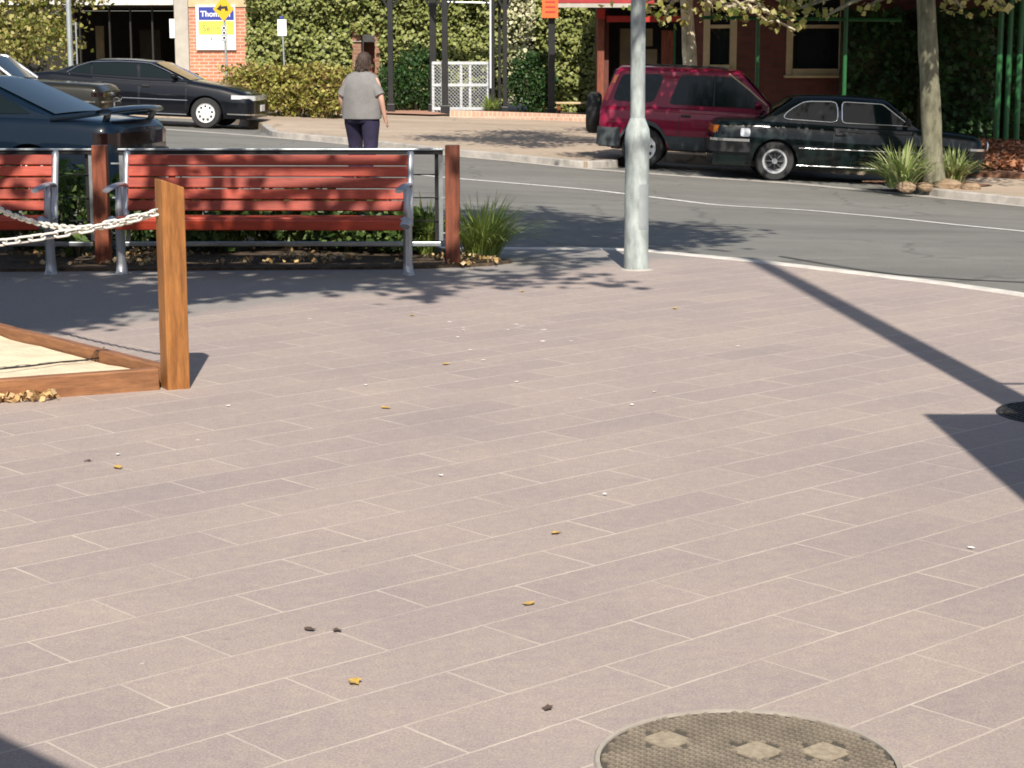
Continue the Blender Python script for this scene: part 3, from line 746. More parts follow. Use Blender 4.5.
def shrub(name, c, r, n, size, mat, label, cat='shrub', group=None, stems=True, barkm='bark', shell=.5, face=None):
    t = thing(name, label, cat, (c[0], c[1], c[2] - r[2]), 0, group)
    C = blob_points(c, r, n, shell); C = C[C[:, 2] > c[2] - r[2] * .98]
    np_quads('foliage', leaves(C, size, up=.3, face=face), mat, t)
    if stems:
        mb = MB()
        for k in range(6):
            a = k * 1.05; top = Vector(c) + Vector((math.cos(a) * r[0] * .5, math.sin(a) * r[1] * .5, r[2] * .25))
            mb.tube([Vector((c[0] + .04 * math.cos(a), c[1] + .04 * math.sin(a), c[2] - r[2])), top], [.018, .007], 5)
        mb.build('stem', M[barkm], t, world=True)
    return t
random.seed(21)
for i, (px, Y, rx, rz_) in enumerate([(20, 14.9, .45, .36), (74, 14.5, .30, .36), (140, 15.1, .5, .30), (215, 14.9, .5, .25), (285, 15.2, .5, .24), (350, 14.9, .45, .22), (398, 14.8, .3, .18)]):
    x = P(px, 200, Y).x
    labs = ['leafy green shrub behind the left bench seat', 'bright leaved green shrub filling the gap between the two benches', 'dark green shrub behind the left end of the right bench', 'low dark green shrub behind the right bench, just right of the sandpit post', 'low dark green shrub behind the middle of the right bench', 'low dark green shrub behind the right bench, left of its right armrest', 'small low green shrub behind the right leg of the right bench']
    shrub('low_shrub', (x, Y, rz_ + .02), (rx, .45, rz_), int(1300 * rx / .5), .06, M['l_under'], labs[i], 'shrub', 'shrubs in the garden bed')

def blades(c, n, L, spread, width, mat, name, label, cat, lean=(0, 0), group=None):
    mb = MB(); c = Vector(c)
    for i in range(n):
        a = random.random() * 2 * PI; b0_ = c + Vector((math.cos(a), math.sin(a), 0)) * random.random() * spread * .25
        l = L * random.uniform(.6, 1.1); out = random.uniform(.15, 1.0) * spread
        dirv = Vector((math.cos(a) + lean[0], math.sin(a) + lean[1], 0)); perp = Vector((-math.sin(a), math.cos(a), 0))
        k = 5; prev = None; vs = []
        for j in range(k + 1):
            t = j / k
            p = b0_ + dirv * out * t ** 1.4 + Vector((0, 0, l * (t - .62 * (out / spread) * t ** 2.6)))
            w = width * (1 - t ** 2) * .5 + .0008
            vs += [p - perp * w, p + perp * w]
        mb.add(vs, [(2 * j, 2 * j + 1, 2 * j + 3, 2 * j + 2) for j in range(k)])
    o = mb.build(name, mat, None, origin=c, fix=False)
    return tag(o, label, cat, group)
g = G(482, 262); blades((g.x, g.y + .15, .02), 480, .54, .56, .010, M['l_strap'], 'grass_clump', 'tall arching bright green grass clump right of the timber post', 'grass clump', (.18, 0), 'strap leaf grasses in the bed')
g = G(425, 262); blades((g.x, g.y + .35, .02), 260, .52, .30, .010, M['l_strap'], 'grass_clump', 'green grass clump between the bench end and the timber post', 'grass clump', (0, 0), 'strap leaf grasses in the bed')

# ------------------------------------------------------------------ street pole
g = G(636, 270); x_ = g.x; y_ = g.y
t = thing('lamp_post', 'pale galvanised street pole with thick lower sleeve, standing on the plaza edge', 'street pole', (x_, y_, 0))
mb = MB(); mb.lathe([(.089, -.01), (.087, .5), (.086, .88), (.090, .90), (.091, .95), (.084, 1.01), (.054, 1.09)], 28); mb.build('base_sleeve', M['polegalv'], t, smooth=True, auto=60)
mb = MB(); rings_ = []
for z_ in (.30, .62):
    rings_.append([Vector((.0895 * math.sin(a_), -.0895 * math.cos(a_), z_)) for a_ in np.linspace(R(8), R(58), 8)])
mb.loft(rings_, closed=False, cap=False); mb.build('access_hatch', M['galv'], t, fix=False, smooth=True)
mb = MB(); mb.lathe([(.13, -.002), (.125, .006), (.088, .010)], 28, cap=False); mb.build('grout_collar', M['concrete'], t, smooth=True)
mb = MB(); mb.tube([(0, 0, 1.08), (-.012, 0, 3), (-.03, 0, 6.5), (-.03, 0, 7.6)], [.053, .051, .042, .038], 20); mb.build('shaft', M['polegalv'], t, smooth=True)
mb = MB(); mb.lathe([(.05, 0), (.05, .05), (.02, .09), (.001, .10)], 16, c=(-.03, 0, 7.58)); mb.build('cap', M['polegalv'], t, smooth=True)

# ------------------------------------------------------------------ cars
def interp(prof, x):
    if x <= prof[0][0]: return prof[0][1]
    for (a, b), (c, d) in zip(prof[:-1], prof[1:]):
        if a <= x <= c: 
            t = (x - a) / (c - a) if c > a else 0
            return b + (d - b) * t
    return prof[-1][1]
def smooth_prof(prof, x, r=.06):
    return sum(interp(prof, x + r * k) for k in (-1, -.5, 0, .5, 1)) / 5
class Car:
    def __init__(s, name, label, loc, rz, paint, sh, wid, sill, wheels, wr, gh, zroof, tumble=.30, group=None, nose_r=.22, tail_r=.18, tilt=0., roofcurve=.03):
        s.sh, s.wid, s.sill, s.wheels, s.wr, s.gh, s.zr, s.tu, s.paint = sh, wid, sill, wheels, wr, gh, zroof, tumble, paint
        s.x0, s.x1 = sh[0][0], sh[-1][0]; s.nose_r, s.tail_r = nose_r, tail_r; s.rc = roofcurve
        s.t = thing(name, label, 'car', loc, rz, group); s.t.rotation_euler = (0, tilt, rz)
        s.body(); s.cabin()
    def hw(s, x):
        w = s.wid
        if x > s.x1 - s.nose_r: w -= s.nose_r * .55 * (1 - math.sqrt(max(0, 1 - ((x - s.x1 + s.nose_r) / s.nose_r) ** 2)))
        if x < s.x0 + s.tail_r: w -= s.tail_r * .55 * (1 - math.sqrt(max(0, 1 - ((s.x0 + s.tail_r - x) / s.tail_r) ** 2)))
        m = (s.x0 + s.x1) / 2; w -= .045 * ((x - m) / (s.x1 - m)) ** 2
        return w
    def zlow(s, x):
        z = s.sill
        for wx in s.wheels:
            r = s.wr + .045; dx = abs(x - wx)
            if dx < r: z = max(z, s.wr + math.sqrt(r * r - dx * dx) * 1.0)
        if x > s.x1 - .35: z = max(z, s.sill + .02)
        return z
    def zsh(s, x): return smooth_prof(s.sh, x)
    def sec(s, x):
        w = s.hw(x); zs = s.zsh(x); zb = s.sill
        # z -> y outline, independent of the arch cut
        return [(zb - .02, w - .05), (zb + .08, w - .008), (zb + (zs - zb) * .45, w + .008), (zb + (zs - zb) * .62, w + .004), (zs - .10, w - .018), (zs - .03, w - .05), (zs, w - .105)]
    def yb(s, x, z): return interp(s.sec(x), z)
    def body(s):
        mb = MB(); rings = []; xs = []
        x = s.x0
        while x < s.x1 - 1e-6: xs.append(x); x += .035
        xs.append(s.x1)
        for x in xs:
            zl = s.zlow(x); zs = s.zsh(x); half = []
            zz = [zl] + [max(zl + .004 * (i + 1), z) for i, (z, _) in enumerate(s.sec(x)[1:])]
            for z in zz: half.append((s.yb(x, z), z))
            w = s.hw(x)
            half += [(w * .6, zs + .018), (0, zs + .026)]
            ring = [Vector((x, -y, z)) for y, z in half] + [Vector((x, y, z)) for y, z in reversed(half[:-1])]
            rings.append(ring)
        mb.loft(rings)
        s.b = mb.build('body', s.paint, s.t, auto=38)
        # underside / inner arches
        u = MB(); u.box(((s.x0 + s.x1) / 2, 0, s.sill + .03), ((s.x1 - s.x0) * .93, s.wid * 1.2, .10)); u.box(((s.x0 + s.x1) / 2, 0, s.wr * 1.5), ((s.x1 - s.x0) * .9, s.wid * .9, s.wr * 1.3))
        u.build('underbody', M['blackplastic'], s.t)
    def roofprof(s):
        a, b, c, d = s.gh; r = s.rc
        return [(a, s.zsh(a) - .02), (b, s.zr - .022), (b + (c - b) * .3, s.zr - .005), (b + (c - b) * .6, s.zr), (c, s.zr - .026), (d, s.zsh(d) - .02)]
    def yc(s, x, z):
        zb = s.zsh(x); w = s.hw(x) - .085
        return w - max(0, z - zb) * s.tu
    def cabin(s):
        a, b, c, d = s.gh; pr = s.roofprof(); mb = MB(); rings = []
        xs = sorted(set([a, b, c, d] + list(np.linspace(a, d, 60))))
        for x in xs:
            zt = smooth_prof(pr, x, .05); zb = s.zsh(x) - .03; zt = max(zt, zb + .005); h = zt - zb
            half = [(s.yc(x, zb), zb), (s.yc(x, zb + h * .5), zb + h * .5), (s.yc(x, zt - min(.07, h * .3)), zt - min(.07, h * .3)), (s.yc(x, zt) - .035, zt - min(.02, h * .1)), (s.yc(x, zt) - .11, zt), (.3, zt + .018 * min(1, h * 4)), (0, zt + .024 * min(1, h * 4))]
            rings.append([Vector((x, -y, z)) for y, z in half] + [Vector((x, y, z)) for y, z in reversed(half[:-1])])
        mb.loft(rings); s.c = mb.build('cabin', s.paint, s.t, auto=40)
        # windscreen, rear window
        for nm, (x0, x1), lo, hi in (('rear_window', (a, b), .12, .93), ('windscreen', (d, c), .10, .93)):
            p0 = Vector((x0, 0, s.zsh(x0) - .02)); p1 = Vector((x1, 0, interp(pr, x1)))
            q0 = p0.lerp(p1, lo); q1 = p0.lerp(p1, hi); dn = Vector((p1.z - p0.z, 0, -(p1.x - p0.x))).normalized()
            if (dn.x > 0) != (nm == 'windscreen'): dn = -dn
            g = MB(); n = 8; R1 = []; 
            for q in (q0, q1):
                w = s.yc(q.x, q.z) - .10
                R1.append([q + dn * (.030 - .012 * (k / n * 2 - 1) ** 2) + Vector((0, w * (k / n * 2 - 1), 0)) for k in range(n + 1)])
            g.loft(R1, closed=False, cap=False)
            g.build(nm, M['carglass'], s.t, smooth=True, fix=False)
    def side_poly(s, poly, off, name, mat, sides=(-1, 1), cab=True, parent=None, round_=0.0):
        res = []
        pts = poly
        for _ in range(2 if round_ else 0):
            q = []
            for i in range(len(pts)):
                a = Vector(pts[i]); b = Vector(pts[(i + 1) % len(pts)])
                k = min(.3, round_ / max(.01, (b - a).length)); q += [tuple(a.lerp(b, k)), tuple(a.lerp(b, 1 - k))]
            pts = q
        for sd in sides:
            f = s.yc if cab else s.yb
            mb = MB(); n = len(pts)
            bd = []
            for i in range(n):
                a = Vector(pts[i]); b = Vector(pts[(i + 1) % n]); kk = max(1, int((b - a).length / .08))
                bd += [a.lerp(b, t / kk) for t in range(kk)]
            nb = len(bd); ins = []
            gx = min(p.x for p in bd) + .05
            while gx < max(p.x for p in bd):
                gz = min(p.y for p in bd) + .04
                while gz < max(p.y for p in bd):
                    cin = False
                    for i in range(nb):
                        a, b = bd[i], bd[(i + 1) % nb]
                        if (a.y > gz) != (b.y > gz) and gx < (b.x - a.x) * (gz - a.y) / (b.y - a.y) + a.x: cin = not cin
                    if cin: ins.append(Vector((gx, gz)))
                    gz += .08
                gx += .08
            rs = delaunay_2d_cdt(bd + ins, [], [list(range(nb))], 1, 1e-4)
            mb.add([(p.x, sd * (f(p.x, p.y) + off), p.y) for p in rs[0]], [tuple(q) for q in rs[2]])
            m0 = len(mb.v); mb.add([(p.x, sd * (f(p.x, p.y) + off), p.y) for p in bd] + [(p.x, sd * (f(p.x, p.y) - .01), p.y) for p in bd], [(i, (i + 1) % nb, (i + 1) % nb + nb, i + nb) for i in range(nb)])
            res.append(mb.build(name, mat, parent or s.t))
        s.lastpts = pts
        return res
    def side_line(s, pts, r, name, mat, closed=True, sides=(-1, 1), cab=True, off=.006):
        for sd in sides:
            f = s.yc if cab else s.yb
            vs = [Vector((x, sd * (f(x, z) + off), z)) for x, z in pts]
            if closed: vs.append(vs[0]); 
            mb = MB(); mb.tube(vs, r, 6, cap=not closed); mb.build(name, mat, s.t, smooth=True)
    def patch(s, xa, xb, zlo, zhi, off, name, mat, sides=(-1, 1), parent=None, nx=24):
        """panel following the flank between two height curves"""
        res = []
        for sd in sides:
            mb = MB(); rings = []
            for i in range(nx + 1):
                x = xa + (xb - xa) * i / nx; a = zlo(x) if callable(zlo) else zlo; b = zhi(x) if callable(zhi) else zhi
                a = max(a, s.zlow(x) + .002); b = max(b, a + .002)
                k = 5; outer = [Vector((x, sd * (s.yb(x, a + (b - a) * j / k) + off), a + (b - a) * j / k)) for j in range(k + 1)]
                inner = [Vector((x, sd * (s.yb(x, b) - .01), b)), Vector((x, sd * (s.yb(x, a) - .01), a))]
                rings.append(outer + inner)
            mb.loft(rings); res.append(mb.build(name, mat, parent or s.t, auto=40))
        return res
    def doors(s, spans, handle='blackplastic'):
        for (xa, xb, hx) in spans:
            zt = lambda x: s.zsh(x) - .035
            s.patch(xa - .012, xb + .012, s.sill + .05, lambda x: s.zsh(x) - .03, .0025, 'door_seal', M['blackplastic'])
            for dd, sd in zip(s.patch(xa, xb, s.sill + .065, zt, .006, 'door', s.paint), (-1, 1)):
                zh = s.zsh(hx) - .13; mb = MB(); mb.box((hx, sd * (s.yb(hx, zh) + .018), zh), (.16, .03, .035)); mb.build('handle', M[handle], dd, bevel=.008)
    def mirror(s, x, z, mat=None):
        for sd in (-1, 1):
            mb = MB(); y = sd * (s.yc(x, z) + .12); rings = []
            for k, (dx, sc) in enumerate(((-.05, .85), (-.04, 1.), (.02, .9), (.06, .5))):
                rings.append([Vector((x + dx, y + .085 * sc * math.cos(a), z + .055 * sc * math.sin(a))) for a in [2 * PI * j / 12 for j in range(12)]])
            mb.loft(rings); mb.bar((x, sd * (s.yc(x, z) - .01), z - .03), (x, y, z - .02), .03, .03)
            mb.build('mirror', mat or s.paint, s.t, auto=50)
    def wheel(s, kind, w=.19):
        for wx in s.wheels:
            for sd in (-1, 1):
                yc = sd * (s.wid - .02 - w / 2); r = s.wr; rr = r * .64
                W = link(bpy.data.objects.new('wheel', None)); W.parent = s.t; W.location = (wx, yc, r)
                ty = MB(); h = w / 2
                prof = [(rr * .98, -h * .8), (rr * 1.05, -h), (r * .93, -h), (r * .985, -h * .8), (r, -h * .4), (r, h * .4), (r * .985, h * .8), (r * .93, h), (rr * 1.05, h), (rr * .98, h * .8)]
                ty.lathe(prof, 36, 'y', cap=False); ty.build('tyre', M['rubber'], W, auto=45)
                o = sd * h * .72
                rm = MB()
                if kind == 'steel' or kind == 'cover':
                    rm.lathe([(rr * 1.03, o), (rr * .97, o + sd * .016), (rr * .86, o - sd * .004), (rr * .55, o + sd * .012), (rr * .28, o + sd * .026), (.001, o + sd * .03)], 32, 'y')
                    n = 9 if kind == 'cover' else 8
                    for k in range(n):
                        a = 2 * PI * k / n + .2; q = MB()
                        c = Vector((math.cos(a) * rr * .68, o + sd * .004, math.sin(a) * rr * .68)); hr = rr * .12
                        rm.lathe([(hr, -sd * .002), (hr, sd * .010), (.001, sd * .010)], 10, 'y', c, mi=1)
                    rm.lathe([(rr * .16, o + sd * .02), (rr * .15, o + sd * .038), (.001, o + sd * .04)], 16, 'y', mi=0)
                    rm.build('rim', [M['hubwhite'], M['blackplastic']], W, auto=40)
                else:
                    # polished lip, dark recessed multi-spoke centre
                    rm.lathe([(rr * 1.03, o), (rr * 1.0, o + sd * .012), (rr * .84, o + sd * .010), (rr * .74, o - sd * .03), (rr * .70, o - sd * .05)], 36, 'y', cap=False)
                    rm.lathe([(rr * .80, o - sd * .05), (.001, o - sd * .05)], 32, 'y', mi=1, cap=False)
                    for k in range(8):
                        a = 2 * PI * k / 8; d = Vector((math.cos(a), 0, math.sin(a)))
                        rm.bar(Vector((0, o - sd * .022, 0)) + d * rr * .15, Vector((0, o - sd * .03, 0)) + d * rr * .80, .022, .03, up=(0, 1, 0), mi=2)
                    rm.lathe([(rr * .24, o - sd * .04), (rr * .22, o - sd * .002), (.001, o)], 16, 'y', mi=0)
                    rm.build('rim', [M['hub'], M['blackplastic'], M['plastic']], W, auto=40)
    def block(s, name, mat, c, d, bevel=.01, rz=0):
        mb = MB(); mb.box(c, d, rz); return mb.build(name, mat, s.t, bevel=bevel)
    def wrap(s, name, mat, xa, xb, z0, z1, off, parent=None):
        """horizontal band wrapped round the front or rear end"""
        mb = MB(); end = s.x1 if xb > 0 else s.x0; sgn = 1 if xb > 0 else -1
        path = []
        for i in range(9): 
            x = xa + (end - xa) * i / 8; path.append((x, s.yb(x, (z0 + z1) / 2) + off))
        yE = path[-1][1]; path.append((end + sgn * off, yE - off * 1.2)); 
        for k in range(1, 6): path.append((end + sgn * (off + .02 * math.sin(k / 5 * PI / 2)), yE * (1 - k / 5)))
        full = [(x, -y) for x, y in path] + [(x, y) for x, y in reversed(path[:-1])]
        rings = []
        for i, (x, y) in enumerate(full):
            cx = end - sgn * .6; d = Vector((x - cx, y * .7, 0)).normalized() * .05
            rings.append([Vector((x, y, z0)), Vector((x, y, z1)), Vector((x - d.x, y - d.y, z1)), Vector((x - d.x, y - d.y, z0))])
        mb.loft(rings); return mb.build(name, mat, parent or s.t, auto=40)

def wheel_ground(px, py, Y=None): return G(px, py)
# --- black sedan parked across the road (left)
w = G(209, 128.5); rz = R(-5)
fx = 1.395; ctr = Vector((w.x - fx * math.cos(rz), w.y + .85 - fx * math.sin(rz), 0)); ctr.z = ground(ctr.x, ctr.y)
c = Car('parked_car', 'long black four door sedan with pale eight hole wheels in front of the brick shop', ctr, rz, M['p_black'],
    [(-2.50, .86), (-2.44, .97), (-1.9, 1.03), (-1.2, .99), (0, .95), (1.0, .95), (1.7, .86), (2.1, .77), (2.30, .66), (2.36, .55)], .895, .22, (-1.395, 1.395), .315, (-1.95, -.95, .20, 1.12), 1.335, tilt=R(2.3))
c.doors([(-.98, -.02, -.85), (.02, .98, .14)], 'blackplastic')
rl = [(-1.40, 1.04), (-1.20, 1.20), (-.98, 1.315), (-.98, 1.02)]
c.side_poly([(-1.52, 1.045), (-1.33, 1.15), (-1.07, 1.24), (-1.05, 1.02)], .004, 'quarter_window', M['carglass'])
c.side_poly([(-1.01, 1.02), (-1.02, 1.25), (-.60, 1.275), (-.10, 1.275), (-.06, 1.00)], .004, 'side_window', M['carglass'])
c.side_poly([(.00, 1.00), (-.03, 1.275), (.15, 1.26), (.50, 1.14), (.86, .995)], .004, 'side_window', M['carglass'])
c.side_line([(-1.55, 1.035), (-1.35, 1.165), (-1.05, 1.265), (-.5, 1.295), (0, 1.295), (.2, 1.28), (.52, 1.16), (.90, .985)], .007, 'window_trim', M['chrome'], closed=False)
c.side_line([(x, .56) for x in np.linspace(-1.02, 1.02, 12)], .011, 'trim_strip', M['chrome'], closed=False, cab=False)
c.side_line([(x, .27) for x in np.linspace(-.98, 1.0, 10)], .012, 'sill_strip', M['chrome'], closed=False, cab=False)
c.mirror(.74, 1.04); c.wheel('cover', .2)
c.wrap('headlamp', M['clearlens'], 1.93, 2.3, .60, .70, .006)
c.wrap('bumper', M['p_black'], 1.80, 2.3, .34, .55, .02); c.wrap('bumper_strip', M['chrome'], 1.85, 2.3, .30, .325, .018)
c.wrap('rear_bumper', M['p_black'], -1.85, -2.3, .32, .58, .02); c.wrap('tail_lamp', M['redlens'], -2.2, -2.4, .68, .84, .005)
c.block('number_plate', M['signwhite'], (2.405, 0, .44), (.012, .37, .13), .004)

# --- maroon three door four wheel drive
w = G(648, 169); rz = R(-8)
ctr = Vector((w.x + 1.1 * math.cos(rz), w.y + .80 + 1.1 * math.sin(rz), w.z - 1.1 * .042))
c = Car('parked_car', 'maroon three door off roader with spare wheel on its tail', ctr, rz, M['p_red'],
    [(-1.84, .95), (-1.80, 1.0), (-1.0, 1.03), (0, 1.02), (1.0, 1.0), (1.75, .93), (1.84, .84), (1.88, .7)], .835, .34, (-1.1, 1.1), .345, (-1.84, -1.60, .42, 1.08), 1.66, .17, tilt=R(2.4), nose_r=.2, tail_r=.12)
c.doors([(-.52, .78, -.42)], 'blackplastic')
c.side_poly([(-1.64, 1.09), (-1.50, 1.53), (-.80, 1.55), (-.96, 1.09)], .004, 'quarter_window', M['carglass'], round_=.05)
c.side_poly([(-.72, 1.07), (-.54, 1.55), (.38, 1.55), (.86, 1.06)], .004, 'side_window', M['carglass'], round_=.04)
c.side_poly([(-1.80, 1.10), (-1.63, 1.50), (-1.56, 1.52), (-1.72, 1.08)], .007, 'tail_lamp', M['redlens'])
c.side_poly([(-1.665, 1.38), (-1.615, 1.50), (-1.56, 1.51), (-1.61, 1.38)], .010, 'amber_lamp', M['amber'])
c.side_line([(.24, 1.60), (.55, 1.38), (.88, 1.12)], .012, 'drip_rail', M['cream'], closed=False)
for (xa, xb) in ((-1.83, -1.1), (-1.1, 1.1), (1.1, 1.86)):
    c.patch(xa, xb, lambda x: c.sill + .0, lambda x: max(.56, c.zlow(x) + .07), .014, 'cladding', M['plastic'], nx=30)
c.wrap('rear_bumper', M['plastic'], -1.5, -1.9, .36, .66, .03); c.wrap('bumper', M['plastic'], 1.5, 1.9, .34, .64, .03)
c.wrap('headlamp', M['clearlens'], 1.7, 1.9, .72, .86, .006)
for sd in (-1, 1):
    mb = MB(); mb.tube([(-1.35, sd * .55, 1.665), (-1.2, sd * .55, 1.69), (.1, sd * .55, 1.69), (.22, sd * .55, 1.66)], .014, 6); mb.build('roof_rail', M['blackplastic'], c.t)
c.side_line([(.02, 1.56), (.02, 1.07)], .018, 'window_bar', M['blackplastic'], closed=False)
c.mirror(.74, 1.12, M['p_red']); c.wheel('steel', .21)
sw = link(bpy.data.objects.new('spare_wheel', None)); sw.parent = c.t; sw.location = (-1.99, -.12, .86)
mb = MB(); mb.lathe([(.20, -.09), (.22, -.105), (.31, -.105), (.345, -.06), (.345, .06), (.31, .105), (.2, .09)], 32, 'x'); mb.build('tyre', M['rubber'], sw, auto=45)
mb = MB(); mb.lathe([(.21, -.07), (.15, -.075), (.001, -.09)], 24, 'x'); mb.build('rim', M['plastic'], sw, auto=45)

# --- dark two door sedan
w = G(776, 181.0); rz = R(-2)
ctr = Vector((w.x + 1.285 * math.cos(rz), w.y + .86 + 1.285 * math.sin(rz), w.z - 1.285 * .042))
c = Car('parked_car', 'dark green black two door sedan with chrome framed windows beside the street tree', ctr, rz, M['p_green'],
    [(-2.24, .80), (-2.20, .89), (-1.6, .91), (-.9, .90), (0, .87), (.9, .875), (1.5, .83), (1.85, .79), (1.9, .70)], .79, .21, (-1.285, 1.285), .30, (-1.56, -1.0, .42, .95), 1.325, .30, tilt=R(2.4), nose_r=.1, tail_r=.1)
c.doors([(-.40, .80, -.30)], 'blackplastic')
q = [(-1.20, .955), (-1.14, 1.06), (-.87, 1.235), (-.36, 1.25), (-.345, .93)]
c.side_poly(q, .004, 'quarter_window', M['carglass'], round_=.05); c.side_line(c.lastpts, .011, 'window_frame', M['chrome'])
q = [(-.28, .93), (-.29, 1.25), (.34, 1.24), (.78, .92)]
c.side_poly(q, .004, 'side_window', M['carglass'], round_=.03); c.side_line(c.lastpts, .011, 'window_frame', M['chrome'])
c.side_line([(x, .52) for x in np.linspace(-.93, .93, 12)], .011, 'trim_strip', M['chrome'], closed=False, cab=False)
c.side_line([(x, .25) for x in np.linspace(-.95, .95, 10)], .010, 'sill_strip', M['chrome'], closed=False, cab=False)
c.wrap('rear_bumper', M['blackplastic'], -1.68, -2.2, .42, .58, .05); c.wrap('bumper_strip', M['chrome'], -1.70, -2.2, .585, .625, .055)
c.wrap('bumper', M['blackplastic'], 1.68, 2.2, .42, .58, .05); c.wrap('bumper_strip', M['chrome'], 1.70, 2.2, .585, .62, .055)
c.wrap('tail_lamp', M['amber'], -2.19, -2.3, .70, .82, .006)
c.side_poly([(-1.84, .66), (-1.84, .79), (-1.69, .79), (-1.69, .66)], .006, 'fuel_flap', M['hub'], cab=False, sides=(-1,), round_=.02)
c.block('mirror', M['blackplastic'], (.72, -.79, .97), (.08, .14, .09), .02); c.block('mirror', M['blackplastic'], (.72, .79, .97), (.08, .14, .09), .02)
c.wheel('spoke', .19)
for sd in (-1, 1):
    mb = MB(); mb.lathe([(.075, 0), (.07, .02), (.001, .03)], 16, 'x', (1.99, sd * .55, .66)); mb.build('headlamp', M['clearlens'], c.t)

# --- near blue black coupe with a rear wing (heading left)
rz = R(180 - 11); Y = 21.0; tail = P(153, 130, Y - .4)
ctr = Vector((tail.x - 2.16 * math.cos(rz) * -1 * -1, Y, ground(-5, Y)))
ctr.x = tail.x - 2.30
c = Car('parked_car', 'nearest dark blue black coupe with large rear wing, behind the benches', ctr, rz, M['p_navy'],
    [(-2.20, .78), (-2.16, .90), (-1.7, .93), (-1.0, .93), (0, .90), (1.0, .90), (1.6, .82), (2.1, .70), (2.2, .55)], .87, .20, (-1.3, 1.3), .31, (-1.62, -.62, .25, 1.05), 1.33, .34, nose_r=.25, tail_r=.2, tilt=-R(1.8))
c.doors([(-.30, .95, -.2)], 'blackplastic')
c.side_poly([(-1.30, .97), (-.78, 1.22), (-.30, 1.25), (-.28, .95)], .004, 'quarter_window', M['carglass'], round_=.03)
c.side_poly([(-.22, .95), (-.24, 1.25), (.22, 1.22), (.74, .94)], .004, 'side_window', M['carglass'], round_=.03)
c.wheel('steel', .21); c.mirror(.62, 1.0)
sw_ = MB(); rings = []
pth = [(-1.52, -.80, .93, .05), (-1.80, -.80, .965, .05), (-2.02, -.78, 1.0, .07), (-2.10, -.72, 1.02, .14), (-2.12, -.4, 1.035, .17), (-2.13, 0, 1.04, .18), (-2.12, .4, 1.035, .17), (-2.10, .72, 1.02, .14), (-2.02, .78, 1.0, .07), (-1.80, .80, .965, .05), (-1.52, .80, .93, .05)]
for i, (x, y, z, ch) in enumerate(pth):
    side = i in (0, 1, 2, 8, 9, 10)
    d = Vector((0, 1, 0)) if side else Vector((1, 0, 0))
    rings.append([Vector((x, y, z)) + d * ch * .5 * math.cos(a) + Vector((0, 0, .032 * math.sin(a))) for a in [2 * PI * j / 10 for j in range(10)]])
for i in range(7, 11): rings[i] = rings[i]
sw_.loft(rings)
for sd in (-1, 1): sw_.bar((-2.05, sd * .62, .90), (-2.09, sd * .64, 1.02), .03, .12, up=(0, 1, 0))
sw_.build('rear_wing', M['p_navy'], c.t, auto=50)
c.wrap('tail_lamp', M['smoked'], -2.0, -2.3, .66, .80, .006); c.wrap('rear_bumper', M['p_navy'], -1.75, -2.3, .30, .60, .03)
c.block('number_plate', M['signwhite'], (-2.24, 0, .50), (.012, .37, .13), .004)

# --- boxy dark vehicle facing right, between them
Y = 34.6; nose = P(117, 95, Y - .7); rz = R(-2)
ctr = Vector((nose.x - 2.42, Y + .05, ground(-9, Y) - .03))
c = Car('parked_car', 'boxy dark olive car with silver windscreen pillar between the coupe and the sedan', ctr, rz, M['p_olive'],
    [(-2.2, .9), (-2.1, .96), (0, .98), (.6, .99), (1.9, .97), (2.10, .95), (2.16, .80)], .86, .25, (-1.35, 1.35), .33, (-1.9, -1.4, .10, .62), 1.42, .25, nose_r=.1, tail_r=.1, tilt=R(2.3))
c.doors([(-.5, .5, -.35)], 'chrome')
c.side_poly([(-1.2, 1.02), (-1.15, 1.33), (-.55, 1.35), (-.52, 1.0)], .004, 'side_window', M['carglass']); c.side_poly([(-.46, 1.0), (-.47, 1.35), (.05, 1.33), (.36, 1.01)], .004, 'side_window', M['carglass'])
c.side_line([(-1.3, 1.39), (-.3, 1.41), (.06, 1.39), (.60, 1.02)], .030, 'drip_rail', M['hub'], closed=False, off=-.02)
c.mirror(.30, 1.05, M['blackplastic']); c.wheel('steel', .2)
c.wrap('trim_strip', M['chrome'], 1.3, 2.2, .66, .69, .006); c.wrap('bumper', M['plastic'], 1.5, 2.2, .34, .52, .05)
c.wrap('side_lamp', M['smoked'], 2.0, 2.2, .76, .84, .008)

# ------------------------------------------------------------------ person walking away
def skin_obj(name, verts, edges, radii, root, mat, parent, sub=2):
    me = bpy.data.meshes.new(name); me.from_pydata([tuple(v) for v in verts], edges, []); me.materials.append(mat)
    o = link(bpy.data.objects.new(name, me)); o.parent = parent
    m = o.modifiers.new('skin', 'SKIN')
    m.use_smooth_shade = True
    sv = me.skin_vertices[0].data
    for i, r in enumerate(radii):
        sv[i].radius = r if isinstance(r, tuple) else (r, r); sv[i].use_root = (i == root)
    s = o.modifiers.new('sub', 'SUBSURF'); s.levels = sub; s.render_levels = sub
    return o
def ellipse_loft(secs, n=20):
    mb = MB(); rings = []
    for (c, a, b, *tilt) in secs:
        c = Vector(c); ax = tilt[0] if tilt else None
        if ax is None: rings.append([c + Vector((a * math.cos(t), b * math.sin(t), 0)) for t in [2 * PI * j / n for j in range(n)]])
        else:
            ax = Vector(ax).normalized(); u = Vector((0, 1, 0)); u = (u - ax * u.dot(ax)).normalized(); v = ax.cross(u)
            rings.append([c + v * a * math.cos(t) + u * b * math.sin(t) for t in [2 * PI * j / n for j in range(n)]])
    mb.loft(rings); return mb
pp = P(362, 120, 25.0); feet_z = ground(pp.x, 25.0)
PX = 1.16
pt = thing('person', 'person with brown hair, grey short sleeved shirt and navy trousers walking away across the road', 'person', (pp.x, 25.0, feet_z), R(-14))
SC = 1.0
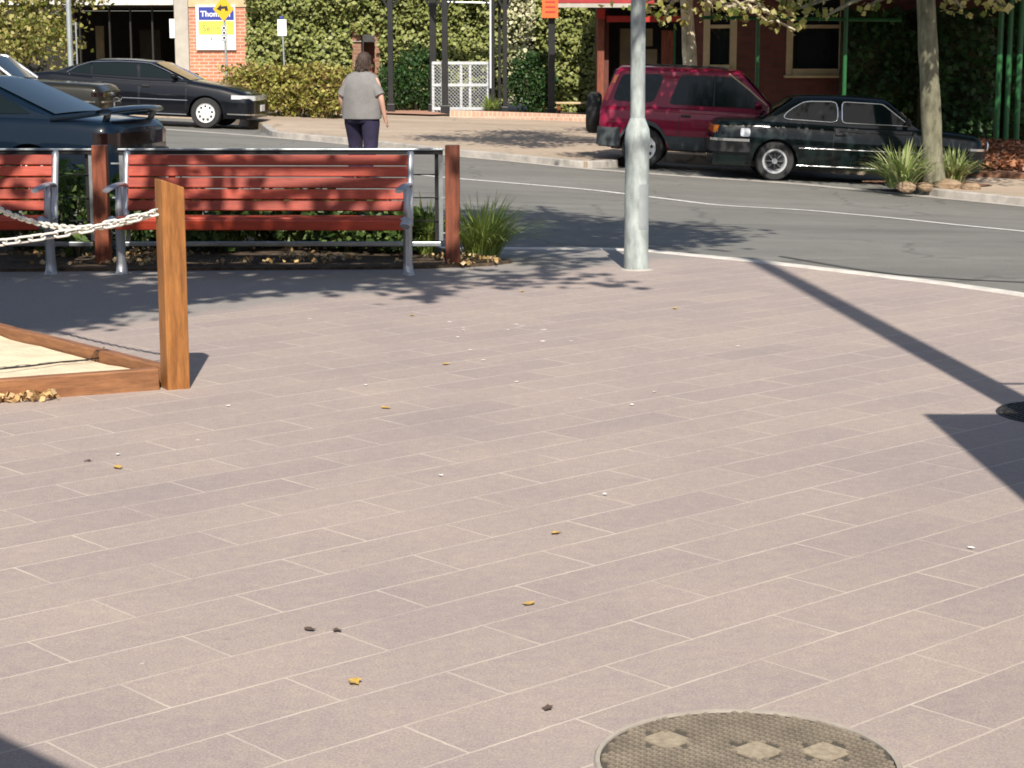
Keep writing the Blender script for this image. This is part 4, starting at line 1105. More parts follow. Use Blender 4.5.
J = {  # x right, y forward (away), z up
 'pel': (0, 0, .93), 'sp1': (0, .0, 1.06), 'ch': (0, .01, 1.25), 'nk0': (0, .0, 1.42), 'nk': (0, .03, 1.47), 'hd': (.005, .06, 1.54), 'hd2': (.005, .08, 1.60),
 'shl': (-.19, 0, 1.38), 'ell': (-.275, -.04, 1.11), 'wrl': (-.250, .10, .88), 'shr': (.19, 0, 1.38), 'elr': (.280, -.05, 1.11), 'wrr': (.300, .03, .87),
 'hpl': (-.10, 0, .90), 'knl': (-.11, .13, .50), 'anl': (-.10, .02, .10), 'tol': (-.10, .16, .03),
 'hpr': (.095, 0, .90), 'knr': (.10, -.02, .49), 'anr': (.10, -.25, .14), 'tor': (.10, -.15, .03)}
rad = {'pel': .15, 'sp1': .135, 'ch': .145, 'nk0': .075, 'nk': .055, 'hd': .068, 'hd2': .066, 'shl': .046, 'ell': .044, 'wrl': .030, 'shr': .046, 'elr': .044, 'wrr': .030,
 'hpl': .10, 'knl': .062, 'anl': .040, 'tol': .035, 'hpr': .10, 'knr': .062, 'anr': .040, 'tor': .035}
keys = list(J); V = [J[k] for k in keys]; RD = [rad[k] for k in keys]; ix = {k: i for i, k in enumerate(keys)}
ED = [('pel', 'sp1'), ('sp1', 'ch'), ('ch', 'nk0'), ('nk0', 'nk'), ('nk', 'hd'), ('hd', 'hd2'), ('ch', 'shl'), ('shl', 'ell'), ('ell', 'wrl'), ('ch', 'shr'), ('shr', 'elr'), ('elr', 'wrr'),
      ('pel', 'hpl'), ('hpl', 'knl'), ('knl', 'anl'), ('anl', 'tol'), ('pel', 'hpr'), ('hpr', 'knr'), ('knr', 'anr'), ('anr', 'tor')]
ED = [(ix[a], ix[b]) for a, b in ED]
for side, wk in ((-1, 'wrl'), (1, 'wrr')):
    w0 = Vector(J[wk]); dn = Vector((.02 * side, .05, -.10)).normalized()
    pi_ = len(V); palm = w0 + dn * .065; V.append(tuple(palm)); RD.append((.034, .018)); ED.append((ix[wk], pi_))
    for k in range(4):
        off = Vector((0, (k - 1.5) * .019, 0)); l = (.062, .075, .07, .055)[k]
        a = palm + off + dn * .02; b_ = a + dn * l * .55; c_ = b_ + (dn + Vector((-.35 * side, .1, 0))).normalized() * l * .5
        n0 = len(V); V += [tuple(a), tuple(b_), tuple(c_)]; RD += [.0095, .0085, .0072]; ED += [(pi_, n0), (n0, n0 + 1), (n0 + 1, n0 + 2)]
    th = w0 + dn * .03 + Vector((-.005 * side, .03, 0)); n0 = len(V)
    V += [tuple(th), tuple(th + Vector((-.01 * side, .022, -.035)))]; RD += [.011, .009]; ED += [(pi_, n0), (n0, n0 + 1)]
skin_obj('body', V, ED, RD, ix['pel'], M['skin'], pt, 1)
def tilt_head(mb):
    piv = Vector((0, .0, 1.46)); Rm = Matrix.Rotation(-R(14), 3, 'X') @ Matrix.Rotation(R(4), 3, 'Y')
    mb.v = [Rm @ (v - piv) + piv + Vector((0, .02, -.02)) for v in mb.v]
# head with face looking away
mb = MB(); rings = []
for z, a, b, yo in ((1.475, .035, .04, .045), (1.50, .055, .065, .045), (1.53, .066, .080, .04), (1.57, .074, .092, .03), (1.61, .077, .098, .022), (1.65, .075, .094, .018), (1.69, .058, .075, .015), (1.712, .03, .04, .015)):
    rings.append([Vector((a * math.cos(t), yo + b * math.sin(t) + (.0 if not (abs(math.sin(t) - 1) < .05) else {1.57: .02, 1.53: .008}.get(z, 0)), z)) for t in [2 * PI * j / 20 for j in range(20)]])
mb.loft(rings)
for s_ in (-1, 1): mb.lathe([(.004, -.012), (.022, -.006), (.026, .004), (.012, .010)], 10, 'x', (s_ * .078, .015, 1.585))
tilt_head(mb); mb.build('head', M['skin'], pt, smooth=True)
mb = MB(); rings = []
for z, a, b, yo in ((1.455, .062, .030, -.045), (1.50, .080, .060, -.022), (1.55, .088, .085, -.008), (1.60, .091, .102, .004), (1.65, .089, .106, .010), (1.695, .075, .092, .012), (1.725, .045, .055, .012), (1.735, .015, .02, .012)):
    rings.append([Vector((a * 1.02 * math.cos(t) * (1 + .07 * math.sin(5 * t + z * 30) + .05 * math.sin(11 * t + z * 55)), yo + b * math.sin(t) * (1 + .06 * math.cos(7 * t + z * 20)), z)) for t in [2 * PI * j / 24 for j in range(24)]])
mb.loft(rings); 
for q in range(90):
    a_ = random.uniform(PI * .95, PI * 2.05); z_ = random.uniform(1.50, 1.70); rr_ = .082 if z_ < 1.65 else .066
    p0 = Vector((rr_ * math.cos(a_), .005 + rr_ * 1.08 * math.sin(a_), z_)); p1 = p0 + Vector((.014 * math.cos(a_), .010 * math.sin(a_), -.035)); p2 = p1 + Vector((random.uniform(-.015, .015), random.uniform(-.02, .005), -.02))
    mb.tube([p0, p1, p2], [.012, .009, .003], 5)
tilt_head(mb); mb.build('hair', M['hair'], pt, smooth=True)
def wob(secs, amp=.008):
    return secs
mb = ellipse_loft([((0, -.01, .845), .205, .168), ((0, -.01, .88), .208, .168), ((0, -.005, .98), .205, .155), ((0, -.005, 1.10), .208, .155), ((0, -.01, 1.22), .208, .150), ((0, -.005, 1.31), .196, .138), ((0, .005, 1.37), .178, .115), ((0, .015, 1.415), .142, .095), ((0, .022, 1.445), .095, .075), ((0, .03, 1.46), .062, .060)], 28)
for i, v in enumerate(mb.v):
    j_ = i % 28; fo_ = max(0, 1.3 - v.z) * 2; v.x *= 1.27 + .012 * math.sin(v.z * 37 + j_ * .9); v.y *= 1 + fo_ * .085 * math.sin(j_ * 1.35 + v.z * 6) + .03 * math.sin(v.z * 31 + j_ * .5)
for s_, sh_, el_ in ((-1, 'shl', 'ell'), (1, 'shr', 'elr')):
    a = Vector(J[sh_]) + Vector((-.075 * s_, 0, -.01)); b_ = Vector(J[el_]); d = (b_ - a)
    m2_ = ellipse_loft([(a - d * .06, .05, .07, d), (a + d * .03, .074, .088, d), (a + d * .14, .082, .092, d), (a + d * .35, .078, .088, d), (a + d * .6, .074, .082, d), (a + d * .88, .072, .078, d)], 16)
    mb.add(m2_.v, m2_.f)
mb.build('shirt', M['shirt'], pt, smooth=True)
mb = ellipse_loft([((0, 0, .98), .185, .130), ((0, 0, .90), .198, .150), ((0, -.005, .82), .192, .145), ((0, 0, .78), .175, .12)], 24)
for s_, h_, k_, a_ in ((-1, 'hpl', 'knl', 'anl'), (1, 'hpr', 'knr', 'anr')):
    h0 = Vector(J[h_]); k0 = Vector(J[k_]); a0 = Vector(J[a_])
    m2_ = ellipse_loft([(h0 + Vector((0, 0, .02)), .095, .13), (h0.lerp(k0, .3), .100, .12), (h0.lerp(k0, .7), .085, .10), (k0, .078, .09), (k0.lerp(a0, .5), .070, .078), (a0 + Vector((0, 0, -.01)), .068, .075)], 18)
    mb.add(m2_.v, m2_.f)
for v in mb.v: v.x *= 1.22
mb.build('trousers', M['trousers'], pt, smooth=True)
for k_, dz in (('anl', -.0), ('anr', .03)):
    a0 = Vector(J[k_]); mb = MB(); rings = []
    for (yy, w_, z0, z1) in ((-.07, .02, -.06, .0), (-.05, .04, -.10, .01), (.02, .045, -.10, .015), (.10, .05, -.10, -.03), (.17, .045, -.10, -.05), (.20, .02, -.095, -.07)):
        rings.append([Vector((a0.x + w_ * math.cos(t), a0.y + yy, a0.z + (z0 + z1) / 2 + (z1 - z0) / 2 * math.sin(t))) for t in [2 * PI * j / 12 for j in range(12)]])
    mb.loft(rings); mb.build('shoe', M['shoe'], pt, smooth=True)

# ------------------------------------------------------------------ buildings on the far side
def bld(name, label, cat, loc): return thing(name, label, cat, loc)
YB = 50.0
def X(px, Y): return P(px, 60, Y).x
def Z(py, Y): return P(512, py, Y).z
gz = fz(-7, YB)
t = bld('shop_building', 'brick shop with dark open front, pale fascia and beige pillar at top left', 'building', (X(190, YB), YB, gz))
def wbox(t, name, mat, x0, x1, y0, y1, z0, z1, bevel=0, mats=None):
    mb = MB(); mb.box(((x0 + x1) / 2, (y0 + y1) / 2, (z0 + z1) / 2), (abs(x1 - x0), abs(y1 - y0), abs(z1 - z0)))
    return mb.build(name, mat, t, world=True, bevel=bevel)
xa, xb, xc, xd = X(-60, YB), X(76, YB), X(176, YB), X(250, YB)
wbox(t, 'brick_wall', M['brick'], X(189, YB), xd, YB, YB + 7, gz - .3, Z(7.5, YB))
wbox(t, 'lintel_band', M['cream'], X(186, YB), xd + .02, YB - .03, YB + 7, Z(7, YB), Z(-45, YB))
wbox(t, 'pillar', M['render'], xc, X(190, YB), YB - .12, YB + .5, gz - .3, 5.2, .02)
wbox(t, 'fascia', M['fascia'], X(-80, YB), xc - .01, YB - .10, YB + .3, Z(5, YB), 5.1)
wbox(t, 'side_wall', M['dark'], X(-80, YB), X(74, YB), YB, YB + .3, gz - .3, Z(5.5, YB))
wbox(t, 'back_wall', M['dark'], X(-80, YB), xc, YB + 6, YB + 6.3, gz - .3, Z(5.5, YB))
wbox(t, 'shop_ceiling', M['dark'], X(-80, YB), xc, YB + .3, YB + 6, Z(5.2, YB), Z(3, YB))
for px in (77, 107, 128, 150): wbox(t, 'door_post', M['dark'], X(px, YB), X(px + 1.5, YB), YB + .35, YB + .45, gz - .2, Z(6, YB))
wbox(t, 'shelf', M['poster'], X(84, YB), X(92, YB), YB + 1.5, YB + 1.6, Z(60, YB), Z(25, YB))
wbox(t, 'shelf', M['dark'], X(118, YB), X(140, YB), YB + 3, YB + 3.4, gz, Z(28, YB))
wbox(t, 'notice', M['signwhite'], X(171.5, YB), X(176.5, YB), YB - .15, YB - .122, Z(38, YB), Z(19, YB))
wbox(t, 'roof', M['render'], X(-80, YB), xd, YB + .05, YB + 7, 5.22, 5.4)
# upper storey decorative band
def text(s, size, loc, mat, parent=None, name='lettering', ext=.004, bold=0., rz=0):
    cu = bpy.data.curves.new(name, 'FONT'); cu.body = s; cu.size = size; cu.extrude = ext; cu.align_x = 'CENTER'; cu.align_y = 'CENTER'; cu.offset = bold
    cu.materials.append(mat); tmp = bpy.data.objects.new('tmp', cu); COL.objects.link(tmp); bpy.context.view_layer.update(); me = bpy.data.meshes.new_from_object(tmp.evaluated_get(bpy.context.evaluated_depsgraph_get())); me.name = name; bpy.data.objects.remove(tmp); me.materials.clear(); me.materials.append(mat); o = link(bpy.data.objects.new(name, me)); o.rotation_euler = (PI / 2, 0, rz)
    if parent is not None:
        o.parent = parent; o.location = Vector(loc) - Vector(parent.location)
    else: o.location = loc
    return o
Ys = YB - .06; sx0, sx1 = X(197, Ys), X(236.5, Ys); cx = (sx0 + sx1) / 2
bt = thing('billboard', 'white, blue and yellow real estate board on the brick shop wall', 'sign', (cx, Ys, Z(50, Ys)))
wbox(bt, 'panel', M['signwhite'], sx0, sx1, Ys - .02, Ys + .03, Z(50, Ys), Z(5, Ys), .005)
wbox(bt, 'blue_band', M['signblue'], X(200, Ys), X(235, Ys), Ys - .026, Ys - .018, Z(20, Ys), Z(7, Ys))
wbox(bt, 'yellow_band', M['signyellow'], X(199.5, Ys), X(235, Ys), Ys - .026, Ys - .018, Z(34.5, Ys), Z(21, Ys))
text('Thomson', .20, (cx, Ys - .032, Z(14.2, Ys)), M['signwhite'], bt, bold=.004)
text('Selling', .23, (cx - .06, Ys - .032, Z(28.5, Ys)), M['inkgrey'], bt)
text('9', .10, (cx - .12, Ys - .026, Z(39.5, Ys)), M['signblue'], bt); text('. . . . .', .08, (cx - .05, Ys - .026, Z(44, Ys)), M['inkgrey'], bt)

# amber warning sign
Yw = 45.0; xw = X(227, Yw); gw = fz(xw, Yw)
st = thing('warning_sign', 'amber diamond warning sign with black arrow on a thin pole before the brick wall', 'sign', (xw, Yw, gw))
mb = MB(); mb.tube([(xw, Yw, gw - .1), (X(225, Yw), Yw, Z(-6, Yw))], .028, 8); mb.build('pole', M['galv'], st, world=True, smooth=True)
cxs, czs = X(225.0, Yw), Z(9, Yw); mb = MB(); h = .285
mb.prism([(-h * .85, 0), (0, -h), (h * .85, 0), (0, h)], Yw - .05, Yw - .04, lambda p, y: Vector((cxs + p[0], y, czs + p[1]))); mb.build('diamond_plate', M['signamber'], st, world=True)
mb = MB(); mb.prism([(-.15, -.02), (-.04, .09), (-.04, .04), (.10, .05), (.12, -.06), (.05, -.06), (.04, -.01), (-.04, -.02), (-.04, -.07)], Yw - .056, Yw - .051, lambda p, y: Vector((cxs + p[0] - .01, y, czs + p[1] + .02))); mb.build('arrow', M['ink'], st, world=True)
pl_ = wbox(st, 'lower_plate', M['galv'], X(222.6, Yw), X(227.8, Yw), Yw - .045, Yw - .032, Z(41.5, Yw), Z(25, Yw))
mb = MB()
for py in (28, 33, 38): mb.lathe([(.045, 0), (.045, .006), (.03, .006), (.03, 0)], 14, 'y', (X(225.1, Yw), Yw - .052, Z(py, Yw)))
mb.build('ring_mark', M['signwhite'], st, world=True)

Yn = 45.5; xn = X(283, Yn); gn = fz(xn, Yn)
st = thing('parking_sign', 'small white rectangular sign on a thin pale pole in front of the hedge', 'sign', (xn, Yn, gn))
mb = MB(); mb.tube([(xn + .05, Yn, gn), (xn, Yn, Z(18, Yn))], .022, 8); mb.build('pole', M['galv'], st, world=True, smooth=True)
wbox(st, 'plate', M['signwhite'], X(278.2, Yn), X(287.4, Yn), Yn - .04, Yn - .025, Z(36, Yn), Z(19.5, Yn), .01)
wbox(st, 'cap', M['signblue'], X(280.5, Yn), X(284, Yn), Yn - .05, Yn - .02, Z(19, Yn), Z(16.5, Yn), .01)

# silver pole far left
Yp = 45.0; xp = X(70.5, Yp); gp = fz(xp, Yp)
st = thing('street_pole', 'tall silver pole in front of the left tree and dark shop opening', 'street pole', (xp, Yp, gp))
mb = MB(); mb.tube([(xp, Yp, gp), (xp, Yp, 6.2)], .062, 12); mb.build('shaft', M['galv'], st, world=True, smooth=True)
mb = MB(); mb.tube([(xp + .13, Yp + .1, gp), (xp + .13, Yp + .1, Z(22, Yp))], .02, 8); mb.tube([(xp, Yp, Z(24, Yp)), (xp + .13, Yp + .1, Z(24, Yp))], .012, 6); mb.build('side_pipe', M['galv'], st, world=True)

# hedges (ivy wall)
def hedge(name, label, x0, x1, z0, z1, Yf, dens, size, mat, cat='hedge', depth=1.0, back='soil', group=None):
    t = thing(name, label, cat, ((x0 + x1) / 2, Yf, z0), 0, group)
    A = (x1 - x0) * (z1 - z0); n = int(A * dens)
    xx = rng.uniform(x0, x1, n); zz = rng.uniform(z0, z1, n)
    bulge = np.array([noise.fractal(Vector((a * 1.1, b * 1.1, 5)), 1, 2, 4) for a, b in zip(xx, zz)])
    yy = Yf - bulge * .42 + rng.uniform(-.05, .28, n)
    np_quads('foliage', leaves(np.stack([xx, yy, zz], 1), size, up=.25, face=(0, -1.1, .55)), mat, t)
    # woody core, uneven
    mb = MB(); nx = max(2, int((x1 - x0) / .25)); nz = max(2, int((z1 - z0) / .25))
    g = [[Vector((x0 + (x1 - x0) * i / nx, Yf + .34 - .36 * noise.fractal(Vector(((x0 + (x1 - x0) * i / nx) * 1.1, (z0 + (z1 - z0) * j / nz) * 1.1, 5)), 1, 2, 4), z0 + (z1 - z0) * j / nz)) for i in range(nx + 1)] for j in range(nz + 1)]
    mb.loft([r_ + [Vector((x1, Yf + depth, r_[0].z)), Vector((x0, Yf + depth, r_[0].z))] for r_ in g])
    mb.build('branches', M['twig'], t, world=True, auto=60)
    return t
M['twig'] = surf('dense_twigs', (.055, .062, .024), .95, var=.6, scale=9, bmp=.8, bdist=.04)
YH = 48.6; zh = fz(0, YH) - .15; top = 4.6
hedge('ivy_hedge', 'tall ivy hedge between the brick shop and the brick gap', X(246, YH), X(352, YH), zh, top, YH, 520, .090, M['l_ivy'], group='tall hedges')
hedge('ivy_hedge', 'tall ivy hedge between the gap and the pale flowering creeper', X(378, YH), X(508, YH), zh, top, YH, 520, .090, M['l_ivy'], group='tall hedges')
hedge('flowering_creeper', 'pale cream flowering creeper on the hedge between the black posts', X(506, YH), X(534, YH), zh + .5, top, YH - .25, 380, .10, M['l_pale'], 'creeper', depth=.8)
hedge('ivy_hedge', 'tall light green hedge behind the orange sign post', X(532, YH), X(604, YH), zh, top, YH, 520, .090, M['l_ivy'], group='tall hedges')
t = thing('brick_pier', 'brown brick pier and dark gateway in the gap behind the walking person', 'brick pier', (X(358, YH), YH, zh))
wbox(t, 'pier', M['oldbrick'], X(352, YH), X(361, YH), YH + .1, YH + .6, zh, 2.4); wbox(t, 'pier', M['oldbrick'], X(374, YH), X(379, YH), YH + .3, YH + .7, zh, 2.4)
wbox(t, 'gate', M['redpost'], X(361, YH), X(374, YH), YH + .9, YH + .95, zh, 1.9)
wbox(t, 'capping', M['render'], X(351.5, YH), X(361.5, YH), YH + .05, YH + .65, 1.9, 1.92)
hedge('ivy_hedge', 'dark ivy hanging over the brick pier behind the walking person', X(351, YH), X(379, YH), Z(34, YH), top, YH - .05, 300, .115, M['l_ivy'], group='tall hedges')
# front shrubs
def gzb(x, y): return fz(x, y)
for (px, Y, rx, ry, rz_, n, mat, lab) in [
    (250, 43.6, .75, .6, .62, 1900, 'l_box', 'yellow green shrub in front of the black sedan nose'),
    (287, 43.3, .85, .6, .62, 2300, 'l_box', 'yellow green bushy shrub under the small white sign'),
    (325, 43.0, .80, .6, .66, 2300, 'l_box', 'brightest yellow green shrub just left of the walking person'),
    (392, 46.8, .5, .5, .62, 1300, 'l_ivydark', 'dark green shrub at the foot of the first black post'),
    (418, 47.0, .55, .5, .85, 1700, 'l_ivydark', 'dark green shrub just left of the white lattice screen'),
    (532, 46.9, .62, .5, .85, 2200, 'l_ivydark', 'rounded dark green shrub between the black posts right of the lattice')]:
    x = X(px, Y); z0 = gzb(x, Y)
    shrub('bush', (x, Y, z0 + rz_ * .92), (rx, ry, rz_), int(n * 1.7), .072 if mat == 'l_box' else .062, M[mat], lab, 'shrub', 'shrubs along the far footpath')
g0 = X(491, 46.0); blades((g0, 46.0, fz(g0, 46)), 160, .62, .36, .03, M['l_strap'], 'agapanthus', 'bright green strappy plant in front of the white lattice screen', 'plant')

# white lattice screen
Yl = 46.4; x0, x1 = X(432, Yl), X(489, Yl); zl = fz(x0, Yl)
t = thing('lattice_screen', 'white painted lattice screen between black posts on the far footpath', 'lattice screen', ((x0 + x1) / 2, Yl, zl)); zt_ = Z(63, Yl)
for px in (433, 442, 461, 470, 488): wbox(t, 'post', M['lattice'], X(px, Yl) - .03, X(px, Yl) + .03, Yl - .03, Yl + .03, zl, zt_)
for z_ in (zt_, (zt_ + zl) / 2 + .08, zl + .12): wbox(t, 'rail', M['lattice'], x0, x1, Yl - .045, Yl - .031, z_ - .035, z_ + .035)
mb = MB(); k = 0
hh = zt_ - zl
for q in np.arange(-hh, (x1 - x0), .085):
    for s_ in (1, -1):
        a, b = q, q + hh; z0_, z1_ = (zl, zt_) if s_ > 0 else (zt_, zl)
        ta = max(0, -a / hh) if a < 0 else 0; tb = min(1, (x1 - x0 - a) / hh)
        if tb <= ta: continue
        mb.bar((x0 + a + hh * ta, Yl + .012 * s_, z0_ + (z1_ - z0_) * ta), (x0 + a + hh * tb, Yl + .012 * s_, z0_ + (z1_ - z0_) * tb), .008, .058, up=(0, -1, 0))
mb.build('lattice', M['lattice'], t, world=True)

# pergola (black posts)
Yg = 46.0; t = thing('pergola', 'black steel pergola of slim posts with top beam before the hedge', 'pergola', (X(480, Yg), Yg, fz(0, Yg)))
beamz = Z(-22, Yg)
for px, wd, dy, by in ((390.5, .16, 0, 0), (433, .20, .5, 0), (445, .18, -.2, 0), (492, .16, 0, 0), (499.5, .09, .4, 0), (505, .13, -.1, 0), (551.5, .20, -.3, 0)):
    Yq = Yg + dy; x = X(px, Yq)
    mb = MB(); mb.box((x, Yq, (fz(x, Yq) + beamz) / 2 - .05), (wd * .8, wd * .8, beamz - fz(x, Yq) + .1))
    if wd > .12:
        mb.box((x, Yq, fz(x, Yq) + .1), (wd * 1.2, wd * 1.2, .25)); mb.bar((x, Yq, Z(12, Yq)), (x + .45, Yq, beamz), .05, .05); mb.bar((x, Yq, Z(12, Yq)), (x - .45, Yq, beamz), .05, .05)
    mb.build('post', M['black'], t, world=True, bevel=.008)
wbox(t, 'beam', M['black'], X(380, Yg), X(600, Yg), Yg - .5, Yg - .4, beamz, beamz + .2)
wbox(t, 'beam', M['black'], X(380, Yg), X(600, Yg), Yg + .5, Yg + .6, beamz, beamz + .2)
mb = MB(); mb.tube([(X(490.5, Yg - .2), Yg - .2, Z(88, Yg)), (X(490.5, Yg - .2), Yg - .2, beamz)], .022, 8); mb.build('downpipe', M['white'], t, world=True)
mb = MB(); mb.tube([(X(446, Yg), Yg, Z(2, Yg)), (X(490, Yg), Yg, Z(3, Yg))], .02, 8); mb.build('tie_rod', M['galv'], t, world=True)
Yo = 45.5; x0, x1 = X(542, Yo), X(558, Yo)
st = thing('orange_sign', 'square orange sign fixed to the black post beside the tall hedge', 'sign', ((x0 + x1) / 2, Yo, Z(18, Yo)))
wbox(st, 'panel', M['orange'], x0, x1, Yo - .03, Yo, Z(18, Yo), Z(-4, Yo), .008)
for zz_ in (2, 7, 12): wbox(st, 'marking', M['redpaint'], x0 + .07, x0 + .31, Yo - .035, Yo - .031, Z(zz_, Yo) - .02, Z(zz_, Yo) + .02)
# brick edging and raised garden in front of the pergola
def low_wall(pts, h, w, name, label, mat):
    mb = MB()
    for a, b in zip(pts[:-1], pts[1:]):
        mb.bar((a[0], a[1], fz(*a) + h / 2 - .05), (b[0], b[1], fz(*b) + h / 2 - .05), w, h + .1)
    o = mb.build(name, mat, None, origin=(pts[0][0], pts[0][1], fz(*pts[0])), bevel=.01); return tag(o, label, 'brick edging')
Ye = 45.0
low_wall([(X(450, Ye), Ye), (X(520, Ye), Ye - .15), (X(600, Ye), Ye - .5)], .15, .28, 'brick_edging', 'low pale brick edging along the garden under the pergola', M['edgebrick'])
o = sheet('planting_soil', [(X(380, 45.5), 45.6), (X(450, 45), 45.15), (X(600, 45), 44.7), (X(604, 48), 48.4), (X(380, 48), 48.4)], lambda x, y: fz(x, y) + .03, M['soil'], .6)
o = sheet('brick_paving', [(X(372, 44.6), 45.2), (X(430, 44), 44.9), (X(445, 44), 45.3), (X(425, 47), 47.5), (X(372, 47), 47.5)], lambda x, y: fz(x, y) + .045, surf('red_brick_paving', (.40, .22, .15), .85, var=.2), .6)
# bench/seat seen right of the sign post
Yq = 47.2; t = thing('timber_bench', 'plain low timber seat in front of the light green hedge', 'bench', (X(577, Yq), Yq, fz(1, Yq)))
wbox(t, 'seat', M['cream'], X(556, Yq), X(594, Yq), Yq - .2, Yq + .2, Z(104, Yq), Z(102, Yq), .01)
for px in (559, 591): wbox(t, 'leg', M['redpost'], X(px, Yq) - .04, X(px, Yq) + .04, Yq - .15, Yq + .15, fz(1, Yq), Z(104, Yq))

# cafe front with red beam
Yc = 43.5; t = bld('cafe_building', 'dark cafe front with red beam, reddish posts and brown notice panels', 'building', (X(640, Yc), Yc, fz(3, Yc)))
zc0 = fz(3, Yc) - .2
wbox(t, 'post', M['redpost'], X(597, Yc), X(604, Yc), Yc - .12, Yc + .08, zc0, 4.2, .01)
wbox(t, 'post_cap', M['redpaint'], X(596.5, Yc), X(604.5, Yc), Yc - .14, Yc - .122, Z(19, Yc), Z(9, Yc))
wbox(t, 'beam', M['redpaint'], X(606, Yc), X(690, Yc), Yc - .1, Yc + .1, Z(22, Yc), Z(16, Yc))
wbox(t, 'back_wall', M['dark'], X(600, Yc), X(700, Yc), Yc + 2.6, Yc + 2.8, zc0, 4.4)
wbox(t, 'side_wall', M['darkbrick'], X(600, Yc), X(600, Yc) + .2, Yc + .1, Yc + 2.6, zc0, 4.4)
wbox(t, 'roof', M['render'], X(598, Yc), X(700, Yc), Yc - .1, Yc + 2.8, Z(6, Yc) + .15, 4.6)
wbox(t, 'panel', M['poster'], X(622, Yc), X(634, Yc), Yc + .9, Yc + .95, zc0, Z(28, Yc)); wbox(t, 'notice', M['poster'], X(641, Yc), X(655, Yc), Yc + .8, Yc + .86, Z(46, Yc), Z(28, Yc)); wbox(t, 'panel', M['poster'], X(638, Yc), X(660, Yc), Yc + .9, Yc + .95, zc0, Z(49, Yc))
wbox(t, 'door', M['redpost'], X(664, Yc), X(676, Yc), Yc + .8, Yc + .86, zc0, Z(30, Yc)); wbox(t, 'downpipe', M['greenpaint'], X(673, Yc), X(675, Yc), Yc - .1, Yc + .0, zc0, Z(24, Yc))
Ya = 42.4; t = thing('awning', 'red cloth awning with pale edge hanging above the cafe front', 'awning', (X(610, Ya), Ya, Z(6, Ya)))
mb = MB()
for a, b in (((X(558, Ya), Z(3, Ya)), (X(655, Ya), Z(4, Ya))),):
    mb.prism([(a[0], Ya, a[1]), (b[0], Ya, b[1]), (b[0] - .5, Ya + 1.2, b[1] + .75), (a[0], Ya + 1.2, a[1] + .75)], 0, .03, lambda p, q: Vector((p[0], p[1], p[2] + q)))
mb.build('canopy', M['awning'], t, world=True)
wbox(t, 'valance', M['render'], X(558, Ya), X(640, Ya), Ya - .02, Ya, Z(7.5, Ya), Z(3.5, Ya))

# dark brick building with cream windows
YD = 37.5; gd = fz(6, YD) - .3
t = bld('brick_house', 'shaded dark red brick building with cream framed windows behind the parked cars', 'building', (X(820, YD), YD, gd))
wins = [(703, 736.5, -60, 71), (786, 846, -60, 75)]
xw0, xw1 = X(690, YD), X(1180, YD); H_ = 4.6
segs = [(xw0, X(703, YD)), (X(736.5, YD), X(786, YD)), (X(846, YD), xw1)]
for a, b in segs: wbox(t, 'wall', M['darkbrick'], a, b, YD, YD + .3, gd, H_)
for (p0, p1, y0, y1) in wins:
    a, b = X(p0, YD), X(p1, YD); zs_ = Z(y1, YD)
    wbox(t, 'wall', M['darkbrick'], a, b, YD + .002, YD + .3, gd, zs_); wbox(t, 'wall', M['darkbrick'], a, b, YD + .002, YD + .3, 3.3, H_)
    f = MB(); fw = .13
    f.box((a + fw / 2, YD + .06, (zs_ + 3.3) / 2), (fw, .14, 3.3 - zs_)); f.box((b - fw / 2, YD + .06, (zs_ + 3.3) / 2), (fw, .14, 3.3 - zs_))
    f.box(((a + b) / 2, YD + .03, zs_ + .06), (b - a - 2 * fw - .004, .20, .12)); f.box(((a + b) / 2, YD + .06, Z(26.5, YD)), (b - a - 2 * fw - .004, .12, .07)); f.box(((a + b) / 2, YD + .06, 3.22), (b - a - 2 * fw - .004, .12, .10))
    fo = f.build('window', M['cream'], t, world=True, bevel=.006)
    s2 = MB(); s2.box(((a + b) / 2, YD - .08, zs_ - .03), (b - a + .08, .2, .05)); s2.build('sill', M['cream'], fo, world=True)
    g2 = MB(); g2.box(((a + b) / 2, YD + .10, (zs_ + 3.3) / 2), (b - a - .1, .01, 3.3 - zs_)); g2.build('pane', M['glass'], fo, world=True)
wbox(t, 'roof', M['dark'], xw0 - .2, xw1, YD - .1, YD + 6, H_, H_ + .2)
# verandah: green pipes and a roof
Yv = 34.6; t = thing('verandah', 'green painted steel verandah frame with roof over the brick house wall', 'verandah', (X(820, Yv), Yv, fz(5, Yv)))
rfz = 3.1
for px in (757.5, 845, 999.5, 1009, 1019.5):
    x = X(px, Yv); wd = .038 if px < 900 else .055
    mb = MB(); mb.tube([(x, Yv, fz(x, Yv) - .1), (x, Yv, rfz)], wd, 10); mb.build('post', M['greenpaint'], t, world=True, smooth=True)
mb = MB(); mb.tube([(X(700, Yv), Yv, Z(17.5, Yv)), (X(900, Yv), Yv, Z(20, Yv))], .032, 8); mb.build('rail', M['greenpaint'], t, world=True)
mb = MB(); mb.prism([(X(690, Yv), Yv - 1.5), (X(1100, Yv), Yv - 1.5), (X(1160, YD), YD), (X(700, YD), YD)], 0, .08, lambda p, q: Vector((p[0], p[1], rfz + (p[1] - Yv) * .12 + q))); mb.build('roof', M['plastic'], t, world=True)

